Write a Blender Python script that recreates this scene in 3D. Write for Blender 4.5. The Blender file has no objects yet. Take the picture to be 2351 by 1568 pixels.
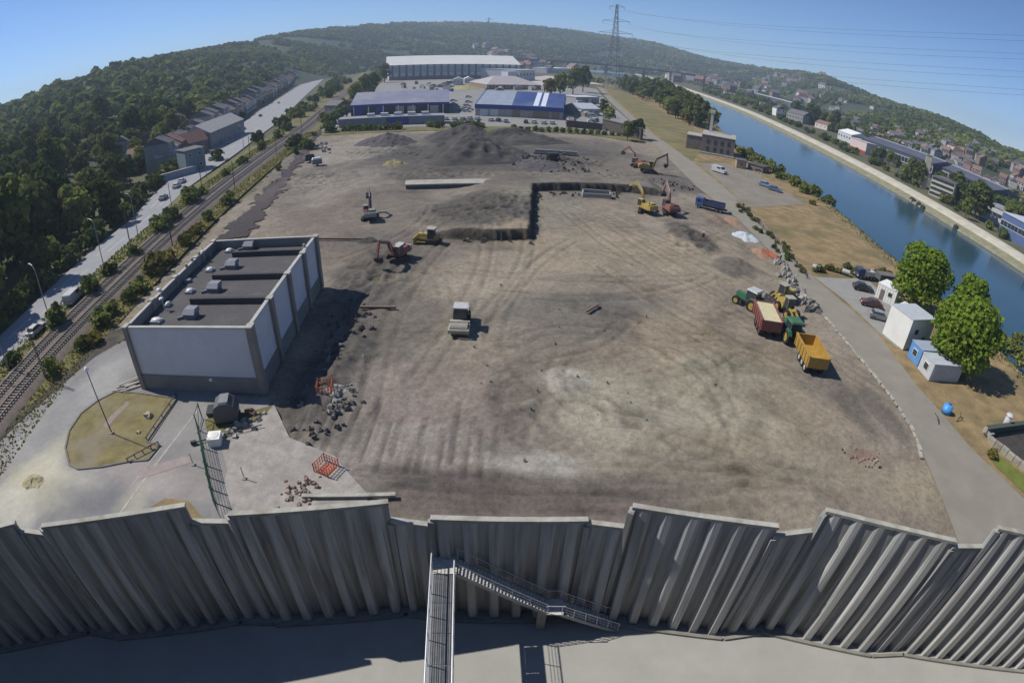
import bpy, math, random
import numpy as np
from mathutils import Vector, Matrix

random.seed(7)
rng = np.random.default_rng(11)
sc = bpy.context.scene
col = sc.collection

# ------------------------------------------------------------------ camera (wide fisheye action camera, tilted down)
CAM_H = 33.0          # metres above the demolition site
FPX, PITCH, ROLL = 1255.3, 0.5248, 0.0402     # focal length in pixels of a 2351-wide picture, radians
cd = bpy.data.cameras.new('camera'); cam = bpy.data.objects.new('camera', cd); col.objects.link(cam); sc.camera = cam
cd.type = 'PANO'; cd.panorama_type = 'FISHEYE_LENS_POLYNOMIAL'
cd.sensor_fit = 'HORIZONTAL'; cd.sensor_width = 36.0; cd.sensor_height = 36.0*682/1024
FMM = FPX/2351*36
cd.fisheye_fov = math.radians(200)
cd.fisheye_polynomial_k0 = 0; cd.fisheye_polynomial_k1 = -1/FMM
cd.fisheye_polynomial_k2 = 0; cd.fisheye_polynomial_k3 = 0; cd.fisheye_polynomial_k4 = 0
cd.clip_start = 0.1; cd.clip_end = 30000
_F = Vector((0, math.cos(PITCH), -math.sin(PITCH))); _U = Vector((0, math.sin(PITCH), math.cos(PITCH))); _R = Vector((1, 0, 0))
_r = _R*math.cos(ROLL)+_U*math.sin(ROLL); _u = -_R*math.sin(ROLL)+_U*math.cos(ROLL)
_m = Matrix((_r, _u, -_F)).transposed().to_4x4(); _m.translation = (0, 0, CAM_H); cam.matrix_world = _m

# ------------------------------------------------------------------ sky and sun
SUN_AZ, SUN_EL = math.radians(-78), math.radians(48)     # azimuth from +Y clockwise
world = bpy.data.worlds.new('World'); sc.world = world; world.use_nodes = True
nt = world.node_tree; nt.nodes.clear()
sky = nt.nodes.new('ShaderNodeTexSky'); sky.sky_type = 'NISHITA'; sky.sun_disc = False
sky.sun_elevation = SUN_EL; sky.sun_rotation = SUN_AZ
sky.altitude = 3000; sky.air_density = 1.0; sky.dust_density = 0.0; sky.ozone_density = 8.0
bg = nt.nodes.new('ShaderNodeBackground'); bg.inputs[1].default_value = 0.112
wo = nt.nodes.new('ShaderNodeOutputWorld')
nt.links.new(sky.outputs[0], bg.inputs[0]); nt.links.new(bg.outputs[0], wo.inputs[0])
sl = bpy.data.lights.new('sun', 'SUN'); sl.energy = 4.6; sl.angle = math.radians(0.55); sl.color = (1.0, 0.95, 0.87)
so = bpy.data.objects.new('sun', sl); col.objects.link(so)
_s = Vector((math.sin(SUN_AZ)*math.cos(SUN_EL), math.cos(SUN_AZ)*math.cos(SUN_EL), math.sin(SUN_EL)))
so.rotation_euler = _s.to_track_quat('Z', 'Y').to_euler()
so.location = (-60, 40, 120)
sc.view_settings.view_transform = 'Standard'; sc.view_settings.look = 'None'
sc.view_settings.exposure = 0.13; sc.view_settings.gamma = 1.0; sc.view_settings.use_curve_mapping = False
sc.cycles.max_bounces = 5; sc.cycles.diffuse_bounces = 2; sc.cycles.glossy_bounces = 2
sc.cycles.transmission_bounces = 3; sc.cycles.transparent_max_bounces = 6; sc.cycles.volume_bounces = 0
sc.cycles.caustics_reflective = False; sc.cycles.caustics_refractive = False

# ------------------------------------------------------------------ photo pixel (2351 x 1568) -> direction -> place on the ground
def ray(px, py):
    x, y = px-1175.5, 784-py
    r = math.hypot(x, y)+1e-9; th = r/FPX
    return (_r*(math.sin(th)*x/r) + _u*(math.sin(th)*y/r) + _F*math.cos(th))
def G(px, py, z=0.0):
    d = ray(px, py); t = (CAM_H-z)/-d.z
    return (d.x*t, d.y*t)
def HT(base, top, z=0.0):            # height of a point above a base pixel
    bx, by = G(base[0], base[1], z); d = ray(*top)
    return CAM_H + d.z*math.hypot(bx, by)/math.hypot(d.x, d.y)
def g3(px, py, z=0.0):
    x, y = G(px, py, z); return Vector((x, y, z))

# ------------------------------------------------------------------ mesh helpers
class MB:
    def __init__(s): s.v = []; s.f = []
    def add(s, vs, fs):
        n = len(s.v); s.v += [tuple(p) for p in vs]; s.f += [tuple(i+n for i in f) for f in fs]; return s
    def hexa(s, b, t):               # bottom 4, top 4 corners, counter-clockwise from above
        return s.add(list(b)+list(t), [(3,2,1,0),(4,5,6,7),(0,1,5,4),(1,2,6,5),(2,3,7,6),(3,0,4,7)])
    def box(s, cx, cy, cz, sx, sy, sz, rz=0.0):
        c, n = math.cos(rz), math.sin(rz)
        q = [(-1,-1),(1,-1),(1,1),(-1,1)]
        P = lambda a, b, z: (cx+a*sx/2*c-b*sy/2*n, cy+a*sx/2*n+b*sy/2*c, z)
        return s.hexa([P(a,b,cz-sz/2) for a,b in q], [P(a,b,cz+sz/2) for a,b in q])
    def fr(s, x0, x1, y0, y1, z0, X0, X1, Y0, Y1, z1):
        return s.hexa([(x0,y0,z0),(x1,y0,z0),(x1,y1,z0),(x0,y1,z0)], [(X0,Y0,z1),(X1,Y0,z1),(X1,Y1,z1),(X0,Y1,z1)])
    def prism(s, poly, z0, z1):
        n = len(poly)
        return s.add([(x,y,z0) for x,y in poly]+[(x,y,z1) for x,y in poly],
            [tuple(range(n))[::-1], tuple(range(n,2*n))]+[(i,(i+1)%n,n+(i+1)%n,n+i) for i in range(n)])
    def pry(s, prof, y0, y1):        # profile in XZ pulled along Y
        n = len(prof)
        return s.add([(x,y0,z) for x,z in prof]+[(x,y1,z) for x,z in prof],
            [tuple(range(n)), tuple(range(n,2*n))[::-1]]+[((i+1)%n,i,n+i,n+(i+1)%n) for i in range(n)])
    def tube(s, pts, r, n=6, caps=True, r1=None):
        pts = [Vector(p) for p in pts]; m = len(pts); rings = []
        for i, p in enumerate(pts):
            t = (pts[min(i+1,m-1)]-pts[max(i-1,0)]).normalized()
            a = t.orthogonal().normalized() if abs(t.z) > .98 else Vector((0,0,1)).cross(t).normalized()
            b = t.cross(a)
            rr = r if r1 is None else r+(r1-r)*i/(m-1)
            rings.append([p+a*rr*math.cos(2*math.pi*k/n)+b*rr*math.sin(2*math.pi*k/n) for k in range(n)])
        vs = [q for R_ in rings for q in R_]
        fs = [(i*n+k, i*n+(k+1)%n, (i+1)*n+(k+1)%n, (i+1)*n+k) for i in range(m-1) for k in range(n)]
        if caps: fs += [tuple(range(n))[::-1], tuple(range((m-1)*n, m*n))]
        return s.add(vs, fs)
    def cyl(s, p0, p1, r0, r1=None, n=12): return s.tube([p0, p1], r0, n, True, r0 if r1 is None else r1)
    def beam(s, p0, p1, w, h):       # rectangular bar between two points
        p0, p1 = Vector(p0), Vector(p1); t = (p1-p0).normalized()
        a = Vector((0,0,1)).cross(t); a = a.normalized() if a.length > 1e-4 else Vector((1,0,0))
        b = t.cross(a)
        q = [(-1,-1),(1,-1),(1,1),(-1,1)]
        return s.add([p0+a*(w/2*i)+b*(h/2*j) for i,j in q]+[p1+a*(w/2*i)+b*(h/2*j) for i,j in q],
            [(0,1,2,3),(7,6,5,4),(0,4,5,1),(1,5,6,2),(2,6,7,3),(3,7,4,0)])
    def quad(s, a, b, c, d): return s.add([a,b,c,d], [(0,1,2,3)])
    def dome(s, cx, cy, z, rx, ry, h, n=10, m=3):
        vs = [(cx+rx*math.cos(2*math.pi*k/n)*math.cos(i/m*1.35), cy+ry*math.sin(2*math.pi*k/n)*math.cos(i/m*1.35), z+h*math.sin(i/m*1.35)) for i in range(m+1) for k in range(n)]
        fs = [(i*n+k, i*n+(k+1)%n, (i+1)*n+(k+1)%n, (i+1)*n+k) for i in range(m) for k in range(n)]+[tuple(range(m*n,(m+1)*n))]
        return s.add(vs, fs)
    def mesh(s, name, smooth=False):
        me = bpy.data.meshes.new(name); me.from_pydata([tuple(p) for p in s.v], [], s.f)
        if smooth: me.polygons.foreach_set('use_smooth', [True]*len(me.polygons))
        me.update(); return me

def obj(name, mb, m, parent=None, smooth=False):
    me = mb.mesh(name, smooth) if isinstance(mb, MB) else mb
    if m is not None and not me.materials: me.materials.append(m)
    o = bpy.data.objects.new(name, me); col.objects.link(o)
    if parent is not None: o.parent = parent
    return o
def tag(o, label, cat, group=None):
    o['label'] = label; o['category'] = cat
    if group: o['group'] = group
    return o
def thing(name, label, cat, loc=(0,0,0), rz=0.0, group=None):
    o = bpy.data.objects.new(name, None); col.objects.link(o); o.empty_display_size = 0.5
    o.location = loc; o.rotation_euler = (0, 0, rz)
    return tag(o, label, cat, group)
def struct(name, mb, m, smooth=False):
    o = obj(name, mb, m, None, smooth); o['kind'] = 'structure'; return o
def copy_tree(o, parent=None):
    c = o.copy(); col.objects.link(c); c.parent = parent
    for ch in list(o.children): copy_tree(ch, c)
    return c
def np_mesh(name, V, F, smooth=False):   # V (n,3), F (m,k) arrays
    me = bpy.data.meshes.new(name); V = np.asarray(V, np.float32); F = np.asarray(F, np.int32); k = F.shape[1]
    me.vertices.add(len(V)); me.vertices.foreach_set('co', V.ravel())
    me.loops.add(F.size); me.loops.foreach_set('vertex_index', F.ravel())
    me.polygons.add(len(F)); me.polygons.foreach_set('loop_start', np.arange(0, F.size, k, dtype=np.int32))
    if smooth: me.polygons.foreach_set('use_smooth', np.ones(len(F), bool))
    me.update(calc_edges=True); return me
def set_col(me, name, C):
    a = me.color_attributes.new(name, 'FLOAT_COLOR', 'POINT')
    C = np.asarray(C, np.float32); a.data.foreach_set('color', np.concatenate([C, np.ones((len(C),1), np.float32)], 1).ravel())

# value noise in numpy
def vnoise(x, y, seed=0):
    xi, yi = np.floor(x).astype(np.int64), np.floor(y).astype(np.int64); fx, fy = x-xi, y-yi
    fx = fx*fx*(3-2*fx); fy = fy*fy*(3-2*fy)
    def h(a, b):
        n = (a*374761393+b*668265263+seed*1442695041) & 0xffffffff
        n = ((n ^ (n >> 13))*1274126177) & 0xffffffff
        return ((n ^ (n >> 16)) & 0xffff)/65535.0
    return (h(xi,yi)*(1-fx)+h(xi+1,yi)*fx)*(1-fy)+(h(xi,yi+1)*(1-fx)+h(xi+1,yi+1)*fx)*fy
def fbm(x, y, oct=4, seed=0):
    s = 0; a = .5; t = 0
    for i in range(oct): s = s+a*vnoise(x*2**i, y*2**i, seed+i*17); t += a; a *= .5
    return s/t
def sstep(a, b, x): t = np.clip((x-a)/(b-a), 0, 1); return t*t*(3-2*t)

# ------------------------------------------------------------------ materials
MATS = {}
def mat(name, rgb, rough=.85, var=.22, scale=1.5, metal=0.0, bump=0.0, bscale=None, rand=0.0, spec=.35, dirt=None, stretch=None):
    if name in MATS: return MATS[name]
    m = bpy.data.materials.new(name); m.use_nodes = True; MATS[name] = m
    n = m.node_tree; b = n.nodes['Principled BSDF']; L = n.links.new
    b.inputs['Roughness'].default_value = rough; b.inputs['Metallic'].default_value = metal
    b.inputs['Specular IOR Level'].default_value = spec
    tc = n.nodes.new('ShaderNodeTexCoord'); vec = tc.outputs['Object']
    if stretch:
        mp = n.nodes.new('ShaderNodeMapping'); mp.inputs['Scale'].default_value = stretch; L(vec, mp.inputs[0]); vec = mp.outputs[0]
    no = n.nodes.new('ShaderNodeTexNoise'); no.inputs['Scale'].default_value = scale; no.inputs['Detail'].default_value = 6; no.inputs['Roughness'].default_value = .65
    L(vec, no.inputs['Vector'])
    mr = n.nodes.new('ShaderNodeMapRange'); mr.inputs[1].default_value = .25; mr.inputs[2].default_value = .75
    mr.inputs[3].default_value = 1-var; mr.inputs[4].default_value = 1+var; L(no.outputs['Fac'], mr.inputs[0])
    mx = n.nodes.new('ShaderNodeMix'); mx.data_type = 'RGBA'; mx.blend_type = 'MULTIPLY'; mx.inputs[0].default_value = 1
    mx.inputs[6].default_value = (*rgb, 1); L(mr.outputs[0], mx.inputs[7]); out = mx.outputs[2]
    if rand:
        oi = n.nodes.new('ShaderNodeObjectInfo'); m2 = n.nodes.new('ShaderNodeMapRange'); m2.inputs[3].default_value = 1-rand; m2.inputs[4].default_value = 1+rand
        L(oi.outputs['Random'], m2.inputs[0]); x2 = n.nodes.new('ShaderNodeMix'); x2.data_type = 'RGBA'; x2.blend_type = 'MULTIPLY'; x2.inputs[0].default_value = 1
        L(out, x2.inputs[6]); L(m2.outputs[0], x2.inputs[7]); out = x2.outputs[2]
    if dirt:
        n3 = n.nodes.new('ShaderNodeTexNoise'); n3.inputs['Scale'].default_value = dirt[1]; n3.inputs['Detail'].default_value = 5; L(vec, n3.inputs['Vector'])
        r3 = n.nodes.new('ShaderNodeMapRange'); r3.inputs[1].default_value = .48; r3.inputs[2].default_value = .72; r3.inputs[4].default_value = dirt[2] if len(dirt) > 2 else .6
        L(n3.outputs['Fac'], r3.inputs[0])
        x3 = n.nodes.new('ShaderNodeMix'); x3.data_type = 'RGBA'; L(r3.outputs[0], x3.inputs[0]); L(out, x3.inputs[6]); x3.inputs[7].default_value = (*dirt[0], 1); out = x3.outputs[2]
    L(out, b.inputs['Base Color'])
    if bump:
        bn = n.nodes.new('ShaderNodeTexNoise'); bn.inputs['Scale'].default_value = bscale or scale*4; bn.inputs['Detail'].default_value = 5; L(vec, bn.inputs['Vector'])
        bp = n.nodes.new('ShaderNodeBump'); bp.inputs['Strength'].default_value = bump; bp.inputs['Distance'].default_value = .1
        L(bn.outputs['Fac'], bp.inputs['Height']); L(bp.outputs[0], b.inputs['Normal'])
    return m
def leafmat(name, rgb, rgb2, transl=.38):
    if name in MATS: return MATS[name]
    m = bpy.data.materials.new(name); m.use_nodes = True; MATS[name] = m
    n = m.node_tree; n.nodes.clear(); L = n.links.new
    out = n.nodes.new('ShaderNodeOutputMaterial'); d = n.nodes.new('ShaderNodeBsdfDiffuse'); t = n.nodes.new('ShaderNodeBsdfTranslucent'); mx = n.nodes.new('ShaderNodeMixShader')
    g = n.nodes.new('ShaderNodeNewGeometry'); oi = n.nodes.new('ShaderNodeObjectInfo')
    tc = n.nodes.new('ShaderNodeTexCoord'); no = n.nodes.new('ShaderNodeTexNoise'); no.inputs['Scale'].default_value = .45; no.inputs['Detail'].default_value = 3
    L(tc.outputs['Object'], no.inputs['Vector'])
    a = n.nodes.new('ShaderNodeMath'); a.operation = 'MULTIPLY_ADD'; L(g.outputs['Random Per Island'], a.inputs[0]); a.inputs[1].default_value = .45
    a2 = n.nodes.new('ShaderNodeMath'); a2.operation = 'MULTIPLY_ADD'; L(oi.outputs['Random'], a2.inputs[0]); a2.inputs[1].default_value = .55
    a3 = n.nodes.new('ShaderNodeMath'); a3.operation = 'MULTIPLY_ADD'; L(no.outputs['Fac'], a3.inputs[0]); a3.inputs[1].default_value = .6; a3.inputs[2].default_value = -.3
    L(a3.outputs[0], a2.inputs[2]); L(a2.outputs[0], a.inputs[2])
    c = n.nodes.new('ShaderNodeMix'); c.data_type = 'RGBA'; c.clamp_factor = True; L(a.outputs[0], c.inputs[0]); c.inputs[6].default_value = (*rgb, 1); c.inputs[7].default_value = (*rgb2, 1)
    L(c.outputs[2], d.inputs[0]); L(c.outputs[2], t.inputs[0]); mx.inputs[0].default_value = transl
    L(d.outputs[0], mx.inputs[1]); L(t.outputs[0], mx.inputs[2]); L(mx.outputs[0], out.inputs[0]); return m
def glassmat():
    return mat('window_glass', (.03,.04,.05), rough=.12, var=.3, scale=2, spec=.7)

M_conc = mat('concrete', (.30,.29,.26), .9, .25, .8, bump=.15, dirt=((.13,.125,.11), .35, .5))
M_glass = glassmat()
M_dark = mat('dark_steel', (.035,.035,.04), .6, .3, 3)
M_tyre = mat('tyre_rubber', (.02,.02,.022), .9, .4, 4)
M_white = mat('white_paint', (.72,.72,.70), .45, .08, 2, rand=.06)
# ================================================================== SETTING: valley floor, river, hills
NBW = np.array([(84,-150),(86,0),(89,60),(93,108),(98,136),(104,175),(109,265),(141,394),(187,654),(204,850),(196,1010),(168,1150),(130,1330),(95,1560),(70,1900),(60,2600)], float)
FBW = np.array([(166,-150),(166,60),(166,121),(167,159),(173,214),(184,298),(224,549),(264,928),(316,1453),(335,2135),(340,2600)], float)
nbw = lambda y: np.interp(y, NBW[:,1], NBW[:,0])
fbw = lambda y: np.interp(y, FBW[:,1], FBW[:,0])
WATER = -3.0
rows = np.concatenate([np.linspace(-150,300,46), np.linspace(320,1000,35), np.linspace(1050,2600,32)])
def strip(cols):          # cols: list of (x(y), z) functions -> quads between them
    V = []; n = len(cols)
    for y in rows:
        for fx, z in cols: V.append((float(fx(y)), y, z))
    F = [(i*n+k, i*n+k+1, (i+1)*n+k+1, (i+1)*n+k) for i in range(len(rows)-1) for k in range(n-1)]
    return np_mesh('strip', V, F)
M_field = mat('rough_ground', (.085,.085,.045), .95, .35, .05, dirt=((.16,.14,.08), .02, .7))
def ground_sheet(name, pts, z, m, step=None):
    return struct(name, MB().add([(x,y,z) for x,y in pts], [tuple(range(len(pts)))]), m)
struct('valley_floor', strip([(lambda y:-3700,-.45),(lambda y:-1000,-.45),(lambda y:-100,-.45),(lambda y:nbw(y)-16,-.45),(lambda y:nbw(y)-4.2,-.25),(lambda y:nbw(y)-3.5,-.4)]), M_field)
struct('valley_floor', strip([(lambda y:fbw(y)+13,-.1),(lambda y:fbw(y)+60,-.15),(lambda y:fbw(y)+400,-.2),(lambda y:3700,-.2)]), M_field)
struct('valley_floor', MB().quad((-3700,2599,-.5),(3700,2599,-.5),(3700,3500,-.5),(-3700,3500,-.5)), M_field)
# river banks: grassy slope on this side, pale stone slope with a towpath across the water
struct('river_bank', strip([(lambda y:nbw(y)-3.6,-.28),(lambda y:nbw(y)-.8,-2.2),(lambda y:nbw(y)+.6,-3.6)]), mat('bank_stone', (.22,.20,.12), .95, .35, .5, bump=.4))
struct('far_bank_slope', strip([(lambda y:fbw(y)-1.0,-3.6),(lambda y:fbw(y)+.5,-2.3),(lambda y:fbw(y)+4.0,-1.2)]), mat('weedy_stone', (.20,.19,.12), .95, .35, .4, bump=.4))
struct('towpath', strip([(lambda y:fbw(y)+3.9,-1.25),(lambda y:fbw(y)+6.5,-.1),(lambda y:fbw(y)+13.2,.0)]), mat('towpath_stone', (.44,.41,.33), .9, .2, .25, dirt=((.27,.25,.18), .12, .5)))
# water
mw = bpy.data.materials.new('river_water'); mw.use_nodes = True; n_ = mw.node_tree; b_ = n_.nodes['Principled BSDF']
b_.inputs['Roughness'].default_value = .12; b_.inputs['IOR'].default_value = 1.33
_tc = n_.nodes.new('ShaderNodeTexCoord'); _no = n_.nodes.new('ShaderNodeTexNoise'); _no.inputs['Scale'].default_value = .9; _no.inputs['Detail'].default_value = 4
_mp = n_.nodes.new('ShaderNodeMapping'); _mp.inputs['Scale'].default_value = (1.0,.6,1); n_.links.new(_tc.outputs['Object'], _mp.inputs[0]); n_.links.new(_mp.outputs[0], _no.inputs['Vector'])
_bp = n_.nodes.new('ShaderNodeBump'); _bp.inputs['Strength'].default_value = .18; _bp.inputs['Distance'].default_value = .15; n_.links.new(_no.outputs['Fac'], _bp.inputs['Height']); n_.links.new(_bp.outputs[0], b_.inputs['Normal'])
_n2 = n_.nodes.new('ShaderNodeTexNoise'); _n2.inputs['Scale'].default_value = .03; _n2.inputs['Detail'].default_value = 3; n_.links.new(_tc.outputs['Object'], _n2.inputs['Vector'])
_mx = n_.nodes.new('ShaderNodeMix'); _mx.data_type = 'RGBA'; n_.links.new(_n2.outputs['Fac'], _mx.inputs[0]); _mx.inputs[6].default_value = (.016,.05,.075,1); _mx.inputs[7].default_value = (.028,.072,.10,1)
n_.links.new(_mx.outputs[2], b_.inputs['Base Color'])
struct('river', strip([(lambda y:nbw(y)-1.5,WATER),(lambda y:(nbw(y)+fbw(y))/2,WATER),(lambda y:fbw(y)+1.5,WATER)]), mw)

# hills: ridge line taken from the picture, each direction given its own distance
RIDGE = [(0,245),(100,205),(200,170),(300,140),(400,118),(500,103),(600,85),(700,70),(800,60),(900,53),(1000,52),(1100,52),(1200,58),(1300,68),(1400,82),(1500,97),(1560,115),(1620,133),(1700,148),(1780,160),(1850,165),(1900,175),(1950,195),(2000,215),(2060,235),(2150,258),(2250,300),(2300,330),(2351,345)]
_az, _el = [], []
for p in RIDGE:
    d = ray(*p); _az.append(math.degrees(math.atan2(d.x, d.y))); _el.append(d.z/math.hypot(d.x, d.y))
_az = np.array(_az); _el = np.array(_el)
r_ridge = lambda a: np.interp(a, [-90,-50,-40,-30,-20,-8,12,20,25,30,37,45,52,90], [800,800,900,1250,1900,2800,3000,2900,2400,1800,1300,950,800,700])
r_foot = lambda a: np.interp(a, [-90,-70,-57,-50,-40,-32,-26,-20,-14,0,14,20,26,31,38,46,56,90], [95,105,125,155,240,380,560,900,1200,1500,1700,1700,1300,800,480,390,360,360])
z_ridge = lambda a: np.maximum(CAM_H + r_ridge(a)*np.interp(a, _az, _el) - np.maximum(9, .0056*r_ridge(a)), 12)
def hill(x, y):
    x = np.asarray(x, float); y = np.asarray(y, float)
    a = np.degrees(np.arctan2(x, y)); r = np.hypot(x, y); rf, rr = r_foot(a), r_ridge(a)
    t = np.clip((r-rf)/(rr-rf), 0, 1)
    z = z_ridge(a)*(t*.55+.45*t*t*(3-2*t)) * (1+.0*t)
    z = z*(1+.10*(fbm(x/260, y/260, 3, 5)-.5)*np.sin(np.pi*t)*2)
    return np.where(r > rr, z-(r-rr)*.06, z)
M_hill = mat('hill_scrub', (.035,.05,.022), .95, .4, .02, dirt=((.08,.085,.035), .012, .8))
A = np.radians(np.linspace(-84, 84, 220)); T = np.concatenate([np.linspace(0,1,44), [1.08,1.2]])
V = []
for a in A:
    ad = math.degrees(a); rf, rr = float(r_foot(ad)), float(r_ridge(ad))
    for t in T:
        r = rf+(rr-rf)*t; V.append((r*math.sin(a), r*math.cos(a)))
V = np.array(V); Z = hill(V[:,0], V[:,1])-.6
nT = len(T); F = [(i*nT+k, i*nT+k+1, (i+1)*nT+k+1, (i+1)*nT+k) for i in range(len(A)-1) for k in range(nT-1)]
struct('hills', np_mesh('hills', np.column_stack([V,Z]), F, True), M_hill)

# ================================================================== demolition site: height field with soil colours
X0, X1, Y0, Y1, ST = -92., 66., 14., 246., .34
gx = np.arange(X0, X1, ST); gy = np.arange(Y0, Y1, ST); XX, YY = np.meshgrid(gx, gy)
def blobs(items):
    base = np.zeros(XX.shape+(3,)); base[:] = (.215,.186,.15)
    for (px,py,rx,ry,ang,c,w) in items:
        cx, cy = G(px,py); ca, sa = math.cos(math.radians(ang)), math.sin(math.radians(ang))
        wob = 1+.9*(fbm(XX/7+cx, YY/7+cy, 4, 3)-.5)
        u = ((XX-cx)*ca+(YY-cy)*sa)/rx; v = (-(XX-cx)*sa+(YY-cy)*ca)/ry
        k = (w*sstep(1.15, .55, np.sqrt(u*u+v*v)*wob))[...,None]
        base = base*(1-k)+np.array(c)*k
    return base
TAN=(.255,.215,.16); PALE=(.31,.285,.225); DK=(.082,.077,.072); MID=(.135,.121,.104); PUR=(.215,.18,.155); VD=(.075,.07,.066); GRN=(.265,.255,.195)
SOIL = blobs([
 (1100,360,75,62,0,(.135,.122,.107),.95),(1080,360,40,40,0,(.085,.08,.075),.9),(850,470,22,22,0,(.15,.132,.115),.8),(760,520,14,14,0,(.17,.145,.125),.7),(1350,340,22,26,0,DK,.55),(800,345,16,30,0,(.24,.22,.19),.8),(1300,410,40,7,0,(.16,.145,.122),.7),
 (760,420,16,22,10,(.215,.195,.17),.8),(1560,420,10,14,20,DK,.7),(1450,370,14,12,0,(.14,.125,.11),.6),(1330,350,9,10,0,DK,.7),(1250,480,10,16,0,(.20,.19,.155),.8),
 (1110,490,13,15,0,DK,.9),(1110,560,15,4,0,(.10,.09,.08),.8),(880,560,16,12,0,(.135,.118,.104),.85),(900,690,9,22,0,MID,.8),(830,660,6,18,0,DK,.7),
 (1380,570,22,14,0,TAN,.8),(1600,600,16,16,0,TAN,.9),(1100,640,12,10,0,(.25,.215,.17),.8),(1580,540,4,12,14,VD,.85),(1680,615,4,5,0,DK,.7),(1640,500,4,11,10,(.17,.13,.10),.6),
 (1330,715,13,9,0,(.14,.13,.115),.85),(1480,745,8,6,-20,(.125,.115,.10),.8),(1250,770,7,7,0,(.165,.147,.125),.6),(1600,800,9,12,0,TAN,.9),(1780,900,9,10,0,(.245,.21,.16),.9),
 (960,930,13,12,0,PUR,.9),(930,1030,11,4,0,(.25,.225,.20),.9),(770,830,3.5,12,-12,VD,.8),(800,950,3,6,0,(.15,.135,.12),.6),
 (1180,880,4,7,0,(.165,.145,.125),.6),(1250,960,5,5,0,(.18,.16,.135),.5),(1400,900,8,6,0,GRN,.7),(1480,960,11,7,0,PALE,.6),(1660,960,6,6,-30,PALE,.7),(1640,850,6,5,0,GRN,.7),(1300,870,3,3,0,(.33,.31,.27),.9),
 (1240,1070,5,2.2,0,(.34,.32,.285),.95),(1700,1060,13,6,-12,(.255,.222,.17),.9),(1500,1080,9,3,8,(.24,.215,.17),.9),(1930,900,2.6,13,4,(.135,.12,.105),.85),(2040,960,2.0,8,2,(.13,.115,.10),.8),(1850,850,3,8,0,(.16,.145,.125),.6),
 (1060,1125,22,3.0,0,(.135,.115,.105),.95),(1420,1135,13,2.2,0,(.18,.158,.135),.6),(900,1110,7,3.0,0,(.125,.108,.10),.95),(1200,1165,14,1.8,0,(.165,.135,.12),.9),(1800,1150,12,3,0,(.22,.19,.15),.8),(1980,1045,2.2,1.2,0,(.2,.13,.10),.7),(2140,1110,10,5,0,(.245,.215,.165),.9),
 (715,975,5,4,0,(.12,.11,.10),.4),(700,1080,9,4.5,0,(.27,.245,.225),.9)])
# broad and fine mottling
SOIL *= (.86+.46*fbm(XX/9, YY/9, 5, 21))[...,None]*(.82+.44*fbm(XX/1.7, YY/1.7, 4, 31))[...,None]
_cl = sstep(.56,.72,fbm(XX/3.1+7, YY/3.1, 4, 131)); SOIL *= (1-.22*_cl*sstep(.45,.6,fbm(XX/22, YY/22, 2, 141)))[...,None]
SOIL *= (1+.06*(fbm(XX/14, YY/14, 3, 41)-.5)[...,None]*np.array([1.,0.,-1.4]))
HZ = -.1+.14*(fbm(XX/5, YY/5, 4, 51)-.9)+.16*(fbm(XX/1.3, YY/1.3, 3, 61)-.5)
# wheel and crawler tracks: paired ruts along random curves inside the working area
def rut(pts, w, depth, dark):
    global HZ, SOIL
    P = np.array(pts, float); lo = P.min(0)-2; hi = P.max(0)+2
    ix = slice(max(0,int((lo[0]-X0)/ST)), int((hi[0]-X0)/ST)+1); iy = slice(max(0,int((lo[1]-Y0)/ST)), int((hi[1]-Y0)/ST)+1)
    if ix.stop <= 0 or iy.stop <= 0: return
    x, y = XX[iy,ix], YY[iy,ix]
    if x.size == 0: return
    D = np.full(x.shape, 9e9)
    for a, b in zip(P[:-1], P[1:]):
        e = b-a; L2 = e@e+1e-9; t = np.clip(((x-a[0])*e[0]+(y-a[1])*e[1])/L2, 0, 1)
        D = np.minimum(D, np.hypot(x-a[0]-t*e[0], y-a[1]-t*e[1]))
    k = np.exp(-(D/w)**2)*(.5+fbm(x/2.5, y/2.5, 2, 77))
    HZ[iy,ix] -= depth*k; HZ[iy,ix] += depth*.6*np.exp(-((D-2*w)/w)**2)
    SOIL[iy,ix] *= (1-dark*np.clip(k,0,1.2))[...,None]
def arc_tracks(px, py, ang, length, curve, dark=.15, depth=.08, gap=2.0, w=.33):
    x, y = G(px, py); pts = []; a = math.radians(ang); s = length/12
    x -= math.cos(a)*length/2; y -= math.sin(a)*length/2; a -= math.radians(curve)/2
    for i in range(13):
        pts.append((x,y,a)); x += math.cos(a)*s; y += math.sin(a)*s; a += math.radians(curve)/12
    for sg in (-1,1): rut([(p-math.sin(t)*gap/2*sg, q+math.cos(t)*gap/2*sg) for p,q,t in pts], w, depth, dark)
for q in [(1420,640,20,40,60),(1500,700,-30,36,-70),(1350,620,5,44,30),(1560,660,-50,40,-30),(1450,760,-40,30,-60),(1520,860,-60,24,-90),(1400,820,-20,22,-120),(1600,720,-55,40,20),
          (1650,640,-60,60,20),(1720,700,-62,60,10),(1300,760,30,20,80),(1250,640,70,40,-30),(1150,620,80,40,30),(1480,980,10,16,-260),(1600,1080,-8,26,-20),(1500,1110,4,30,10),(1720,1080,-10,24,15),
          (1050,660,85,50,20),(960,700,88,50,-20),(850,700,80,30,-15),(900,520,75,36,50),(1150,1140,0,40,4),(1000,1135,-2,36,-6),(1350,1100,3,40,6),(1480,560,-50,40,-20),(1420,520,-60,34,-15),(1380,540,-70,34,10),
          (1700,560,-65,40,5),(1560,560,-58,40,12),(1640,1010,-30,24,30),(1430,900,-50,18,140),(1560,930,60,14,200)]:
    arc_tracks(*q)
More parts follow.
